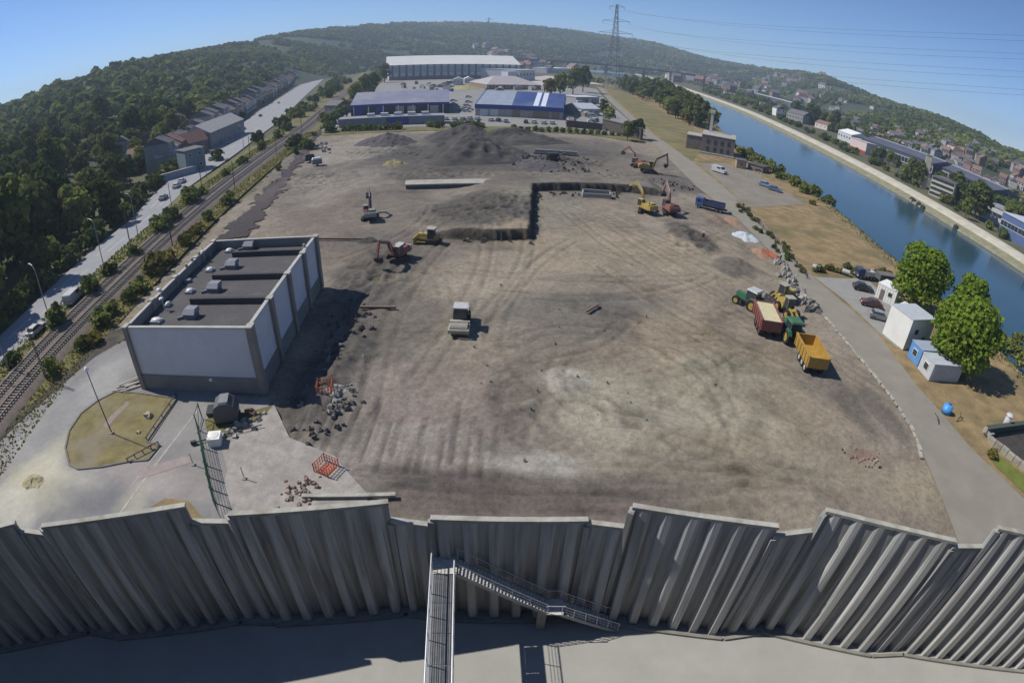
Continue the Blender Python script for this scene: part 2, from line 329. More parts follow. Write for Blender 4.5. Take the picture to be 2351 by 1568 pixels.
for i in range(16):       # grader strokes running towards the wall on the left half
    x = -21+i*1.35+rng.uniform(-.3,.3); y0 = rng.uniform(33.5,35.5); rut([(x,y0),(x+rng.uniform(-.6,.6),y0+rng.uniform(5,11))], .2, .13, .4)
for i in range(70):
    px = rng.uniform(950,1750); py = rng.uniform(480,1130); arc_tracks(px, py, rng.uniform(-70,70), rng.uniform(8,22), rng.uniform(-60,60), dark=rng.uniform(.05,.14), depth=.035, gap=rng.uniform(1.6,2.4), w=.28)
# stepped excavation: higher ground behind a ragged cut
CUT = [G(930,548),G(1010,543),G(1110,549),G(1221,548),G(1222,470),G(1224,437),G(1330,436),G(1440,440),G(1545,452)]
CUT = np.array(CUT)
D = np.full(XX.shape, 9e9); S = np.zeros(XX.shape)
for a, b in zip(CUT[:-1], CUT[1:]):
    e = b-a; L2 = e@e; t = np.clip(((XX-a[0])*e[0]+(YY-a[1])*e[1])/L2, 0, 1); dx, dy = XX-a[0]-t*e[0], YY-a[1]-t*e[1]; d = np.hypot(dx, dy)
    cr = e[0]*dy-e[1]*dx; up = d < D-1e-6; S = np.where(up, np.sign(cr), S); D = np.minimum(D, d)
# outside corner of the cut: points right of / below both legs are low
xv = np.interp(YY, CUT[3:6,1], CUT[3:6,0]); yt = np.interp(XX, CUT[5:,0], CUT[5:,1]); yb = np.interp(XX, CUT[:4,0], CUT[:4,1])
low = (XX > xv) & (YY < yt); low |= (XX <= xv) & (YY < yb)
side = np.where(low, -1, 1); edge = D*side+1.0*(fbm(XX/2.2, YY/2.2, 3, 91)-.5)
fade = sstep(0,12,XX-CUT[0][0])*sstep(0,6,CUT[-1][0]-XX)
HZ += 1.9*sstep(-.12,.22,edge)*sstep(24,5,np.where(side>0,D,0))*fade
SOIL *= (1-.78*np.exp(-((edge+.15)/.75)**2)*fade)[...,None]  # shade of the cut face painted into the soil colour
# churned, clod-strewn ground round the heaps, the cut and the shadowed side of the panel building
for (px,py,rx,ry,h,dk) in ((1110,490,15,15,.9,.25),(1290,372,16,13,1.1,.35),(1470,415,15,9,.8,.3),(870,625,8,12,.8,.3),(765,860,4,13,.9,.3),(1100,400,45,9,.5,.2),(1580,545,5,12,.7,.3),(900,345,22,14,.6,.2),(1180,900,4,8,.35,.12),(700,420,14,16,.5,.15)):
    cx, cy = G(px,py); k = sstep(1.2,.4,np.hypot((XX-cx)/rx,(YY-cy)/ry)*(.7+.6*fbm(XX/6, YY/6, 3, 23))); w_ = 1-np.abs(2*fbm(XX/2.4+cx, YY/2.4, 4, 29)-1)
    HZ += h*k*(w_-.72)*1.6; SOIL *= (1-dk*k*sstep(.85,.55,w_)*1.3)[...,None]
# low bank of dark spoil beside the haul road
for (px,py,rx,ry,h,an) in ((1585,545,3.2,9,1.2,16),(1690,610,4,5,1.3,0),(900,690,1.4,5,.5,-20),(855,600,2,4,.7,30),(770,865,2.2,7,1.0,-8),(1650,505,1.2,10,.5,10)):
    cx, cy = G(px,py); ca, sa = math.cos(math.radians(an)), math.sin(math.radians(an)); u = ((XX-cx)*ca+(YY-cy)*sa)/rx; v = (-(XX-cx)*sa+(YY-cy)*ca)/ry
    HZ += h*np.exp(-(u*u+v*v)*1.6)*(.7+.6*fbm(XX/1.5, YY/1.5, 3, 15))
ny, nx = XX.shape
idx = np.arange(nx*ny).reshape(ny, nx); F = np.stack([idx[:-1,:-1], idx[:-1,1:], idx[1:,1:], idx[1:,:-1]], -1).reshape(-1,4)
cx = XX[:-1,:-1].ravel()+ST/2; cy = YY[:-1,:-1].ravel()+ST/2
lft = np.interp(cy, [14,40,70,130,250], [-60,-62,-60,-70,-96]); F = F[cx > lft+1.5*(fbm(cx/3, cy/3, 2, 4)-.5)*2]
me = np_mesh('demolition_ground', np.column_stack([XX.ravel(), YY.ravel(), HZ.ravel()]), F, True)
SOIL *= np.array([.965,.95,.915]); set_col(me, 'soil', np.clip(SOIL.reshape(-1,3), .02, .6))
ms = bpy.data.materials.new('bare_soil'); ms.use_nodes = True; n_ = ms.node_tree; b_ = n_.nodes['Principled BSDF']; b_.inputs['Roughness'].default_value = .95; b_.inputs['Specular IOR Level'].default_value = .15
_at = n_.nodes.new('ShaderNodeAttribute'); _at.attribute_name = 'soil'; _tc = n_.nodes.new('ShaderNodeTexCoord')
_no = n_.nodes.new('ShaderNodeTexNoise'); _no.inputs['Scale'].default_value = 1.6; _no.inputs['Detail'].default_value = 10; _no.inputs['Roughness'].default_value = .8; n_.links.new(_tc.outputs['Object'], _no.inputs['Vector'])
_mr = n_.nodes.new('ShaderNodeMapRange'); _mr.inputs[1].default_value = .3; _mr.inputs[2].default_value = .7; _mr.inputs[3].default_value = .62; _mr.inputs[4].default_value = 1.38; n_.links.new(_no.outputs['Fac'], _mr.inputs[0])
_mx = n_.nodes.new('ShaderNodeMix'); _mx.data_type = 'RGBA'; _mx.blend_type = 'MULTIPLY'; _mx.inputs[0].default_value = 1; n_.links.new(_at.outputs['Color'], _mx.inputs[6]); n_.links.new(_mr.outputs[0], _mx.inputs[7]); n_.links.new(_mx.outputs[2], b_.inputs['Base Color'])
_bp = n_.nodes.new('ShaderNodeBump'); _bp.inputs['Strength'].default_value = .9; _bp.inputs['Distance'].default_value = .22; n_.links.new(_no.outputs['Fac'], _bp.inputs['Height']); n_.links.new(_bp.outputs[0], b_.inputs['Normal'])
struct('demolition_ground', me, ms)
ms2 = ms.copy(); ms2.name = 'dusty_yard'
for q in ms2.node_tree.nodes:
    if q.type == 'BUMP': q.inputs['Strength'].default_value = .2
    if q.type == 'MAP_RANGE': q.inputs[3].default_value = .86; q.inputs[4].default_value = 1.14
def site_z(x, y):
    i = int(round((y-Y0)/ST)); j = int(round((x-X0)/ST))
    return float(HZ[i,j]) if 0 <= i < ny and 0 <= j < nx else 0.0

# ------------------------------------------------------------------ sheets: roads, verges, yards
def PX(s, z=0.0): return [G(*map(float, p.split()), z) for p in s.split(',')]
M_yard = mat('dusty_asphalt', (.225,.22,.215), .95, .22, .3, bump=.1, dirt=((.44,.41,.32), .11, .95))
M_road = mat('river_road_asphalt', (.235,.215,.175), .95, .12, .3, bump=.06, dirt=((.19,.17,.14), .2, .6))
M_park = mat('parking_asphalt', (.26,.255,.24), .95, .14, .5, bump=.06, dirt=((.20,.19,.17), .3, .5))
M_main = mat('main_road_asphalt', (.27,.27,.28), .9, .10, .25, dirt=((.22,.22,.225), .1, .5))
M_dry = mat('dry_grass', (.235,.17,.085), .98, .45, .35, bump=.8, bscale=3, dirt=((.115,.105,.045), .11, .95))
M_green = mat('verge_grass', (.13,.125,.045), .98, .4, .4, bump=.6, bscale=3, dirt=((.20,.15,.07), .12, .8))
def offs(P, d):           # shift a polyline sideways
    P = np.array(P, float); t = np.gradient(P, axis=0); t /= np.linalg.norm(t, axis=1)[:,None]
    return P+np.column_stack([-t[:,1], t[:,0]])*d
def ribbon(name, P, a, b, z, m, sub=1):
    L_, R_ = offs(P, a), offs(P, b); n = len(P)
    return struct(name, np_mesh(name, [(x,y,z) for x,y in L_]+[(x,y,z) for x,y in R_], [(i, n+i, n+i+1, i+1) for i in range(n-1)]), m)
def dense(P, step):
    P = np.array(P, float); d = np.r_[0, np.cumsum(np.linalg.norm(np.diff(P, axis=0), axis=1))]; t = np.arange(0, d[-1], step)
    return np.column_stack([np.interp(t, d, P[:,0]), np.interp(t, d, P[:,1])])
# road beside the river and the ground between it and the bank
RL = [(38,8)]+PX('2125 1055,2060 930,1960 805,1900 735,1830 660,1795 605,1690 500,1600 430,1520 350,1470 300,1400 235,1370 200')
RR = [(62,8)]+PX('2345 1140,2230 1030,2100 880,2010 760,1870 640,1720 480,1600 380,1500 310,1410 230,1385 203')
ground_sheet('river_road', RL+RR[::-1], .03, M_road)
bankx = lambda y: float(nbw(y))-3.7
ground_sheet('bank_grass', RR+[(bankx(y), y) for y in (460,400,330,265,220,175,136,108,80,60,30,8)], .0, M_dry)
ground_sheet('roadside_verge', PX('1590 372,1500 305,1450 260,1412 228,1388 200,1384 184,1404 195,1434 212,1478 236,1534 264,1590 292,1612 330,1606 352'), .015, mat('scrubby_verge', (.15,.135,.055), .98, .45, .12, bump=.8, bscale=2, dirt=((.21,.16,.085), .05, .85)))
ground_sheet('parking_area', PX('1868 636,1935 640,1990 640,2040 690,2078 760,2060 800,2010 757,1940 690'), .045, M_park)
ground_sheet('parking_area', PX('1605 377,1660 375,1720 392,1800 440,1850 470,1720 478'), .045, mat('dirt_parking', (.215,.19,.15), .95, .25, .3, bump=.3, dirt=((.16,.14,.105), .15, .8)))
# concrete kerb strip with broken edge between site and river road
KB = dense(PX('2118 1052,2095 985,2060 930,2010 865,1960 805,1900 735,1850 680'), 1.25)
kb = thing('kerb_line', 'broken pale concrete kerb between the bare site and the river road', 'kerb', (*KB[0],0))
for a, b in zip(KB[:-1], KB[1:]):
    if rng.random() < .9:
        c = (a+b)/2-KB[0]; an = math.atan2(*(b-a)[::-1]); w = rng.uniform(.25,.42)
        obj('kerb_block', MB().box(c[0]+rng.uniform(-.12,.12), c[1], .03, 1.2*rng.uniform(.8,1.02), w, .16+rng.uniform(0,.08), an+rng.uniform(-.07,.07)), mat('pale_kerb', (.33,.31,.265), .9, .3, 1, rand=.2), kb)
def color_sheet(name, poly, z, base, items, st=.4, jit=0.0, m=None):
    P = np.array(poly); gx_ = np.arange(P[:,0].min(), P[:,0].max(), st); gy_ = np.arange(P[:,1].min(), P[:,1].max(), st); x, y = np.meshgrid(gx_, gy_)
    C = np.zeros(x.shape+(3,)); C[:] = base
    for (px,py,rx,ry,c,w) in items:
        cx_, cy_ = G(px,py); k = (w*sstep(1.3,.35,np.hypot((x-cx_)/rx,(y-cy_)/ry)*(.55+.9*fbm(x/3+cx_, y/3, 4, 8))))[...,None]; C = C*(1-k)+np.array(c)*k
    C *= (.8+.4*fbm(x/4, y/4, 4, 12))[...,None]*(.9+.2*fbm(x, y, 3, 13))[...,None]
    ins = np.zeros(x.shape, bool); n = len(P); x0_, y0_ = x, y; x = x+jit*(fbm(x/2.5, y/2.5, 3, 44)-.5)*2; y = y+jit*(fbm(x/2.5+9, y/2.5, 3, 45)-.5)*2
    for i in range(n):
        (x1,y1),(x2,y2) = P[i], P[(i+1)%n]
        if y1 != y2: c_ = ((y1 > y) != (y2 > y)) & (x < (x2-x1)*(y-y1)/(y2-y1)+x1); ins ^= c_
    x, y = x0_, y0_; ny_, nx_ = x.shape; id_ = np.arange(nx_*ny_).reshape(ny_, nx_); F = np.stack([id_[:-1,:-1], id_[:-1,1:], id_[1:,1:], id_[1:,:-1]], -1)[ins[:-1,:-1]]
    me = np_mesh(name, np.column_stack([x.ravel(), y.ravel(), np.full(x.size, z)]), F); set_col(me, 'soil', C.reshape(-1,3)); return struct(name, me, m or ms2)
# near left: the yard, the planted island, the access road
color_sheet('yard', [(-19.5,19),(-46,2)]+PX('0 1010,120 900,210 820,300 775,335 885,610 918,640 1008,740 1062,775 1120,795 1160'), .03, (.215,.21,.205), [
 (77,1106,5.2,4.2,(.46,.43,.30),.9),(20,1150,6,3.5,(.42,.40,.33),.9),(110,1050,2.6,5,(.40,.38,.30),.8),(60,1010,3,7,(.31,.30,.28),.7),(150,1120,5,3,(.36,.34,.28),.7),(350,1095,7,2.6,(.33,.29,.27),.8),(240,1150,6,2,(.19,.19,.195),.8),(140,960,3,9,(.28,.275,.265),.8),(230,880,3,9,(.30,.295,.28),.8),(420,960,4,6,(.25,.235,.22),.7),(300,1160,2,3,(.35,.33,.25),.6),(450,1100,4,5,(.27,.25,.23),.7),(600,960,6,3,(.27,.255,.24),.7)])
ground_sheet('rubble_apron', PX('500 1175,522 1080,505 1005,560 965,630 930,665 1005,770 1048,800 1085,850 1140')+[(-14,21),(-17,21)], .045, mat('crushed_rubble', (.30,.275,.25), .95, .3, .9, bump=.5, dirt=((.22,.2,.185), .3, .7)))
ISL = PX('160 1068,151 1030,160 990,187 950,227 920,267 900,320 904,390 914,404 918,337 1014,367 1024,340 1057,293 1061,233 1073,180 1078')
isl = ground_sheet('planted_island', ISL, .07, mat('island_grass', (.18,.15,.065), .98, .4, .5, bump=.6, dirt=((.22,.19,.15), .2, .8)))
ic = np.mean(np.array(ISL), axis=0)
for i, (a, b) in enumerate(zip(ISL, ISL[1:]+ISL[:1])):
    obj('kerb', MB().beam((*a,.06), (*b,.06), .22, .2), mat('kerb_dark', (.17,.155,.13), .95, .3, 1), isl)
ground_sheet('grass_patch', PX('478 1000,470 968,495 945,560 950,628 930,610 950,560 985,520 1005'), .06, M_green)
ground_sheet('grass_patch', PX('345 1165,380 1145,432 1150,470 1195,430 1200'), .062, M_dry)
ground_sheet('footpath', PX('237 978,250 960,292 923,300 926,262 965,247 985'), .085, mat('paved_path', (.25,.20,.17), .9, .2, 2))
obj_line = MB()
for s in (PX('458 940,456 938,275 1176,279 1178'), PX('385 1010,388 1008,300 1120,296 1122')): obj_line.add([(x,y,.042) for x,y in s], [(0,1,2,3)])
struct('road_marking', obj_line, mat('worn_white_line', (.36,.35,.31), .9, .35, 1.2))
ground_sheet('yard_patch', PX('318 1082,425 1046,437 1050,440 1062,322 1100'), .05, mat('red_patch', (.29,.24,.225), .95, .2, 1))
# ---- railway corridor and main road
RC = np.array([(-56,-30),(-60,15),(-64.5,37),(-67,50),(-69.5,69),(-76.5,102),(-84.5,146),(-104,256),(-175,560),(-335,1230)])
RCd = dense(RC, 3.0)
# smooth the centre line a little
for _ in range(30): RCd[1:-1] = RCd[1:-1]*.5+.25*(RCd[:-2]+RCd[2:])
ribbon('railway_verge', RCd[::3], 13, -9.5, -.02, M_green)
def prof(name, P, prof_, m):
    n = len(P); k = len(prof_); V = []
    Os = [offs(P, d) for d,_ in prof_]
    for i in range(n):
        for j in range(k): V.append((*Os[j][i], prof_[j][1]))
    return struct(name, np_mesh(name, V, [(i*k+j, i*k+j+1, (i+1)*k+j+1, (i+1)*k+j) for i in range(n-1) for j in range(k-1)]), m)
prof('ballast_bed', RCd, [(4.6,0.0),(3.6,.45),(-3.6,.45),(-4.6,0.0)], mat('ballast', (.155,.125,.105), .98, .35, 1.6, bump=.6, bscale=7, dirt=((.10,.085,.075), .4, .6)))
RE = [(-73,30)]+PX('0 840,100 750,200 640,340 520,420 440,540 355,640 280')+[(-200,500),(-420,1200)]
LE = [(-86,22)]+PX('0 775,100 675,200 585,300 505,360 440,420 388,520 312,600 252')+[(-226,500),(-450,1200)]
RE = dense(RE, 6); LE2 = dense(LE, 6)
k = min(len(RE), len(LE2)); ti = np.linspace(0,1,140)
def resamp(P, t): d = np.r_[0, np.cumsum(np.linalg.norm(np.diff(P, axis=0), axis=1))]; d /= d[-1]; return np.column_stack([np.interp(t, d, P[:,0]), np.interp(t, d, P[:,1])])
RE, LE2 = resamp(RE, ti), resamp(LE2, ti)
struct('main_road', np_mesh('main_road', [(x,y,.02) for x,y in RE]+[(x,y,.02) for x,y in LE2], [(i, i+1, 140+i+1, 140+i) for i in range(139)]), M_main)
mk = MB()
for i in range(2, 100, 1):
    for f in (.35,.62):
        a = RE[i]*(1-f)+LE2[i]*f; b = RE[i+1]*(1-f)+LE2[i+1]*f
        if i % 2: mk.add([(a[0]-.1,a[1],.035),(a[0]+.1,a[1],.035),(b[0]+.1,b[1],.035),(b[0]-.1,b[1],.035)], [(0,1,2,3)])
struct('road_marking', mk, mat('white_line', (.5,.5,.48), .8, .2, 1))
# dark ground between railway and site
color_sheet('dark_track', PX('565 545,490 552,560 480,640 405,700 335,745 285,737 302,703 352,643 442'), .03, (.072,.062,.063), [(640,430,4,20,(.11,.095,.09),.7),(700,350,4,20,(.10,.085,.08),.6)], .4, 2.6, ms)
ground_sheet('dark_verge', PX('-60 1060,0 1010,120 905,215 822,300 772,290 752,250 762,150 858,60 940,-40 1020'), .05, mat('dark_strip', (.06,.052,.045), .98, .5, .6, bump=.7, dirt=((.12,.11,.05), .4, .8)))  # mottled dark strip between the railway verge and the yard
# yard floor inside the wall, seen below
M_slab = mat('court_concrete', (.34,.335,.31), .9, .10, .35, bump=.04, dirt=((.29,.285,.265), .12, .6))
# ================================================================== FOREGROUND: ribbed concrete wall, gangway and stair
BASE = [G(-160,1590)]+PX('0 1530,213 1455,400 1430,563 1419,800 1400,1110 1392,1500 1415,1797 1432,2060 1480,2351 1530')+[G(2500,1556)]
BASE = [tuple(p) for p in BASE]
def wall_hit(px, py):
    d = ray(px, py); L = math.hypot(d.x, d.y); ux, uy = d.x/L, d.y/L
    for a, b in zip(BASE[:-1], BASE[1:]):
        ex, ey = b[0]-a[0], b[1]-a[1]; det = -ux*ey+uy*ex
        if abs(det) < 1e-9: continue
        t = (-a[0]*ey+a[1]*ex)/det
        s = (ux*a[1]-uy*a[0])/det
        if -1e-6 <= s <= 1+1e-6 and t > 0: return CAM_H+d.z/L*t
    return 10.5
ground_sheet('concrete_court', [(-90,-30),(-90,BASE[0][1]-14)]+[(x,y+3.2) for x,y in BASE]+[(90,BASE[-1][1]-14),(90,-30)], .05, M_slab)
M_wall = mat('weathered_wall', (.33,.33,.325), .92, .25, .9, bump=.2, stretch=(1.8,1.8,.12), dirt=((.12,.12,.105), 1.3, .85))
M_rib = mat('weathered_rib', (.40,.40,.39), .92, .22, .9, bump=.15, stretch=(1.8,1.8,.12), rand=.14, dirt=((.17,.17,.15), 1.2, .8))
M_cope = mat('pale_coping', (.36,.35,.305), .9, .25, 1.2, bump=.2, dirt=((.20,.19,.14), .8, .8))
wall = thing('ribbed_wall', 'tall grey ribbed concrete wall with stepped top curving round the court', 'wall', (*BASE[6],0))
wo_ = np.array(BASE[6])
SEG = [((-128,1240),(33,1200),1),((37,1246),(105,1226),0),((105,1217),(423,1160),1),((453,1210),(530,1198),0),((530,1190),(890,1152),1),((897,1200),(990,1205),0),
       ((990,1190),(1350,1193),1),((1360,1205),(1440,1210),0),((1457,1160),(1795,1195),1),((1812,1207),(1870,1218),0),((1905,1170),(2205,1230),1),((2210,1240),(2260,1255),0),((2300,1212),(2480,1252),1)]
prev = None
for p, q, big in SEG:
    zc = (wall_hit(*p)+wall_hit(*q))/2
    if p[0] < 0: zc = 11.2
    a, b = np.array(G(*p, zc)), np.array(G(*q, zc))
    if big and 1400 < p[0] < 2300: a, b = a*1.026, b*.978
    if prev is not None and np.linalg.norm(a-prev) < 3.2: a = prev+(a-prev)*(0.0 if not big else .25)
    if prev is not None and np.linalg.norm(a-prev) < 3.2:
        jm = (a+prev)/2-wo_; jd = a-prev; jl = np.linalg.norm(jd)+.34; obj('joint_pier', MB().box(jm[0], jm[1], (zc-.25)/2, jl, .34, zc-.25, math.atan2(jd[1], jd[0]) if jl > .36 else 0), M_wall, wall)
    prev = b.copy()
    e = (b-a); Lw = np.linalg.norm(e); e /= Lw
    if p[0] >= 2300: Lw = 16.0
    if q[0] == 33: a = b-e*18.0; Lw = 18.0
    nrm = np.array([e[1], -e[0]])
    a2, b2 = a-wo_, b-wo_
    P = lambda s, d: tuple(a2+e*s+nrm*d)
    th = .2
    pan = obj('wall_panel', MB().prism([P(0,-th),P(0,0),P(Lw,0),P(Lw,-th)][::-1], 0, zc-.2), M_wall, wall)
    obj('coping', MB().prism([P(-.03,-th-.06),P(-.03,.10),P(Lw+.03,.10),P(Lw+.03,-th-.06)][::-1], zc-.2, zc), M_cope, pan)
    obj('base_kerb', MB().prism([P(0,.72),P(0,.98),P(Lw,.98),P(Lw,.72)][::-1], 0, .28), mat('court_kerb', (.22,.215,.19), .95, .25, 1), pan)
    nr = max(2, round(Lw/1.5)); per = Lw/nr
    me = None
    for i in range(nr):
        s = per*(i+.5); dp = .62 if big else .5; w0, w1 = .42, .24; dt = .10
        z1 = zc-.22
        mbr = MB().add([(*P(s-w0,.0),0),(*P(s+w0,.0),0),(*P(s+w1,dp),0),(*P(s-w1,dp),0),(*P(s-w0,.0),z1),(*P(s+w0,.0),z1),(*P(s+w1*.8,dt),z1),(*P(s-w1*.8,dt),z1)],
            [(0,1,2,3),(7,6,5,4),(0,4,5,1),(1,5,6,2),(2,6,7,3),(3,7,4,0)])
        obj('rib', mbr, M_rib, pan)
# gangway
ZG = 6.4
gl, gr = np.array(G(994,1308,ZG)), np.array(G(1044,1308,ZG)); nl, nr_ = np.array(G(988,1560,ZG)), np.array(G(1033,1560,ZG))
ax = ((nl+nr_)-(gl+gr))/2; ax /= np.linalg.norm(ax); sd = np.array([-ax[1], ax[0]]); ctr = (gl+gr)/2
if sd[0] > 0: pass
GW = .66; GL = 16.0
M_galv = mat('galvanised_steel', (.50,.51,.53), .45, .15, 2, metal=.35)
M_grate = mat('steel_grating', (.13,.14,.15), .6, .3, 3, metal=.2, dirt=((.2,.2,.19), .8, .4))
gw = thing('gangway', 'narrow steel gangway with pale handrails running out to the stair landing', 'walkway', (*ctr, 0))
Q = lambda s, d, z: (ax[0]*s+sd[0]*d, ax[1]*s+sd[1]*d, z)
for i in range(8):
    s0, s1 = .35+i*2.0, .35+i*2.0+1.96
    dk = obj('deck_panel', MB().hexa([Q(s0,-GW+.12,ZG-.06),Q(s0,GW-.12,ZG-.06),Q(s1,GW-.12,ZG-.06),Q(s1,-GW+.12,ZG-.06)], [Q(s0,-GW+.12,ZG-.02),Q(s0,GW-.12,ZG-.02),Q(s1,GW-.12,ZG-.02),Q(s1,-GW+.12,ZG-.02)]), M_grate, gw)
    g_ = MB()
    for j in range(9):
        d = -GW+.2+j*(2*GW-.4)/8; g_.beam(Q(s0,d,ZG), Q(s1,d,ZG), .025, .04)
    obj('grating_bars', g_, mat('bar_steel', (.22,.225,.235), .5, .2, 3, metal=.3), dk)
for d in (-1, 1):
    st0 = -1.25 if d == (1 if sd[0] < 0 else -1) else .1
    hr = obj('handrail', MB().tube([Q(st0,d*GW,ZG+1.1), Q(GL,d*GW,ZG+1.1)], .045, 8), M_galv, gw)
    for z in (.35,.6,.85): obj('rail', MB().tube([Q(st0,d*GW,ZG+z), Q(GL,d*GW,ZG+z)], .018, 6), M_galv, hr)
    for i in range(11): obj('post', MB().beam(Q(.15+i*1.55,d*GW,ZG-.15), Q(.15+i*1.55,d*GW,ZG+1.1), .05, .05), M_galv, hr)
    obj('side_beam', MB().beam(Q(-1.2,d*(GW-.04),ZG-.16), Q(GL,d*(GW-.04),ZG-.16), .1, .26), mat('beam_steel', (.30,.31,.33), .5, .2, 2, metal=.3), gw)
for i in range(7): obj('cross_brace', MB().beam(Q(.4+i*2,(-GW if i%2 else GW)*.85,ZG-.2), Q(2.4+i*2,(GW if i%2 else -GW)*.85,ZG-.2), .07, .07), M_galv, gw)
obj('landing_plate', MB().box(*Q(-.45,0,0)[:2], ZG-.02, 1.45, 1.5, .07, math.atan2(ax[1],ax[0])), mat('landing_steel', (.52,.51,.46), .6, .3, 2, dirt=((.3,.28,.22), 1.5, .6)), gw)
rt = [Q(-1.25,d*GW,0) for d in (-1,1)]
for z in (.35,.6,.85,1.1): obj('rail', MB().tube([(rt[0][0],rt[0][1],ZG+z),(rt[1][0],rt[1][1],ZG+z)], .04 if z > 1 else .018, 6), M_galv, gw)
for s in (-.3, 7.5, 15):
    obj('support_leg', MB().beam(Q(s,0,0.05), Q(s,0,ZG-.3), .26, .26), M_conc, gw)
# stair down to the court
Z2 = 2.65
l2 = np.array(G(1258,1392,Z2)); r2 = np.array(G(1288,1393,Z2)); foot = np.array(G(1414,1434,0.05))
top = np.array(Q(-.45,0,0)[:2])+ctr+np.array([.75,-.05])
stp = thing('steel_stair', 'long steel stair with slatted treads descending beside the ribbed wall', 'stair', (*l2, 0))
M_tread = mat('tread_steel', (.50,.50,.48), .55, .25, 3, metal=.2)
def flight(p, q, z0, z1, n, rails):
    p, q = np.array(p)-l2, np.array(q)-l2; e = (q-p)/np.linalg.norm(q-p); nn = np.array([-e[1], e[0]]); w = .55; an = math.atan2(e[1], e[0])
    for i in range(n):
        f = (i+.5)/n; c = p+(q-p)*f; z = z0+(z1-z0)*f
        obj('tread', MB().box(c[0], c[1], z, .17, 2*w, .05, an), M_tread, stp)
    for s in (-1, 1):
        a, b = p+nn*w*s, q+nn*w*s
        obj('stringer', MB().beam((*a,z0-.08), (*b,z1-.08), .07, .26), mat('beam_steel', (.3,.31,.33)), stp)
        if (s > 0) or rails == 2:
            hr = obj('handrail', MB().tube([(*a,z0+1.0),(*b,z1+1.0)], .032, 6), M_galv, stp)
            for z in (.4,.7): obj('rail', MB().tube([(*a,z0+z),(*b,z1+z)], .014, 5), M_galv, hr)
            for i in range(6): f = i/5; c = a+(b-a)*f; zz = z0+(z1-z0)*f; obj('post', MB().beam((*c,zz-.1), (*c,zz+1.0), .04, .04), M_galv, hr)
flight(top, l2, ZG-.05, Z2, 27, 2)
flight(r2, foot, Z2-.05, .1, 15, 2)
c = (l2+r2)/2-l2; an = math.atan2(*(r2-l2)[::-1])
obj('landing_plate', MB().box(c[0], c[1], Z2, np.linalg.norm(r2-l2)+.3, 1.25, .07, an), mat('landing_steel', (.52,.51,.46)), stp)
for s in (-1,1):
    y = .6*s; hr = obj('handrail', MB().tube([(c[0]-.6,c[1]+y,Z2+1.0),(c[0]+.6,c[1]+y,Z2+1.0)], .032, 6), M_galv, stp)
obj('pillar', MB().prism([(c[0]-.75+u, c[1]+v) for u,v in ((-.28,-.28),(.28,-.28),(.28,.28),(-.28,.28))], 0.05, Z2-.2), M_conc, stp)

# ================================================================== WHITE PANEL BUILDING
HB = 8.1
c4 = [np.array(G(*p, HB)) for p in ((284,752),(572,753),(726,541),(490,552))]
wb = thing('panel_building', 'flat roofed building with pale panels, grey pilasters and dark gravel roof', 'building', (*c4[0],0))
o4 = [c-c4[0] for c in c4]
def B(u, v): return (1-u)*(1-v)*o4[0]+u*(1-v)*o4[1]+u*v*o4[2]+(1-u)*v*o4[3]
def bq(u0, u1, v0, v1, z0, z1):
    q = [B(u0,v0),B(u1,v0),B(u1,v1),B(u0,v1)]; return MB().hexa([(*p,z0) for p in q], [(*p,z1) for p in q])
W_, D_ = np.linalg.norm(o4[1]), np.linalg.norm(o4[2]-o4[1])
ku, kv = 1/W_, 1/D_
M_pan = mat('pale_panel', (.56,.57,.61), .7, .10, .5, dirt=((.48,.49,.52), .25, .5))
M_pil = mat('pilaster_concrete', (.25,.225,.195), .9, .22, 1, dirt=((.16,.15,.13), .5, .6))
M_plinth = mat('plinth_concrete', (.21,.20,.185), .9, .2, .8, dirt=((.14,.135,.12), .4, .6))
M_roof = mat('roof_gravel', (.085,.08,.082), .98, .3, 4, bump=.4, dirt=((.12,.115,.105), .5, .6))
tk = .35
obj('plinth', bq(0,1,0,1,0,2.0), M_plinth, wb)
obj('roof', bq(tk*ku,1-tk*ku,tk*kv,1-tk*kv,2.0,6.75), M_roof, wb)
inset = .12
obj('wall_panel', bq(.3*ku,1-.3*ku,inset*kv,tk*kv,2.0,HB-.15), M_pan, wb)
obj('parapet', bq(.3*ku,1-.3*ku,1-tk*kv,1-inset*kv,2.0,HB-.15), M_plinth, wb)
nb = 4
for i in range(nb):
    v0, v1 = i/nb+.35*kv, (i+1)/nb-.35*kv
    obj('wall_panel', bq(1-tk*ku,1-inset*ku,v0,v1,1.6 if i else 1.8,HB-.15), M_pan, wb)
    obj('wall_panel', bq(inset*ku,tk*ku,v0,v1,2.0,HB-.15), M_plinth, wb)
for i in range(nb+1):
    for s in (0,1):
        vc = min(max(i/nb, .42*kv), 1-.42*kv); u0, u1 = ((-.18*ku, .42*ku) if s == 0 else (1-.42*ku, 1+.28*ku))
        if i in (0, nb): vA, vB = (vc-.6*kv, vc+.42*kv) if i == 0 else (vc-.42*kv, vc+.6*kv)
        else: vA, vB = vc-.42*kv, vc+.42*kv
        pl = obj('pilaster', bq(u0,u1,vA,vB,0,HB-.05), M_pil, wb)
        obj('cap', bq(u0-.04*ku,u1+.04*ku,vA-.04*kv,vB+.04*kv,HB-.05,HB+.13), M_cope, pl)
M_cap = mat('parapet_coping', (.40,.385,.355), .9, .15, 1)
obj('coping', bq(.42*ku,1-.42*ku,.02*kv,(tk+.1)*kv,HB-.15,HB), M_cap, wb)
obj('coping', bq(.42*ku,1-.42*ku,1-(tk+.1)*kv,1-.02*kv,HB-.15,HB), M_cap, wb)
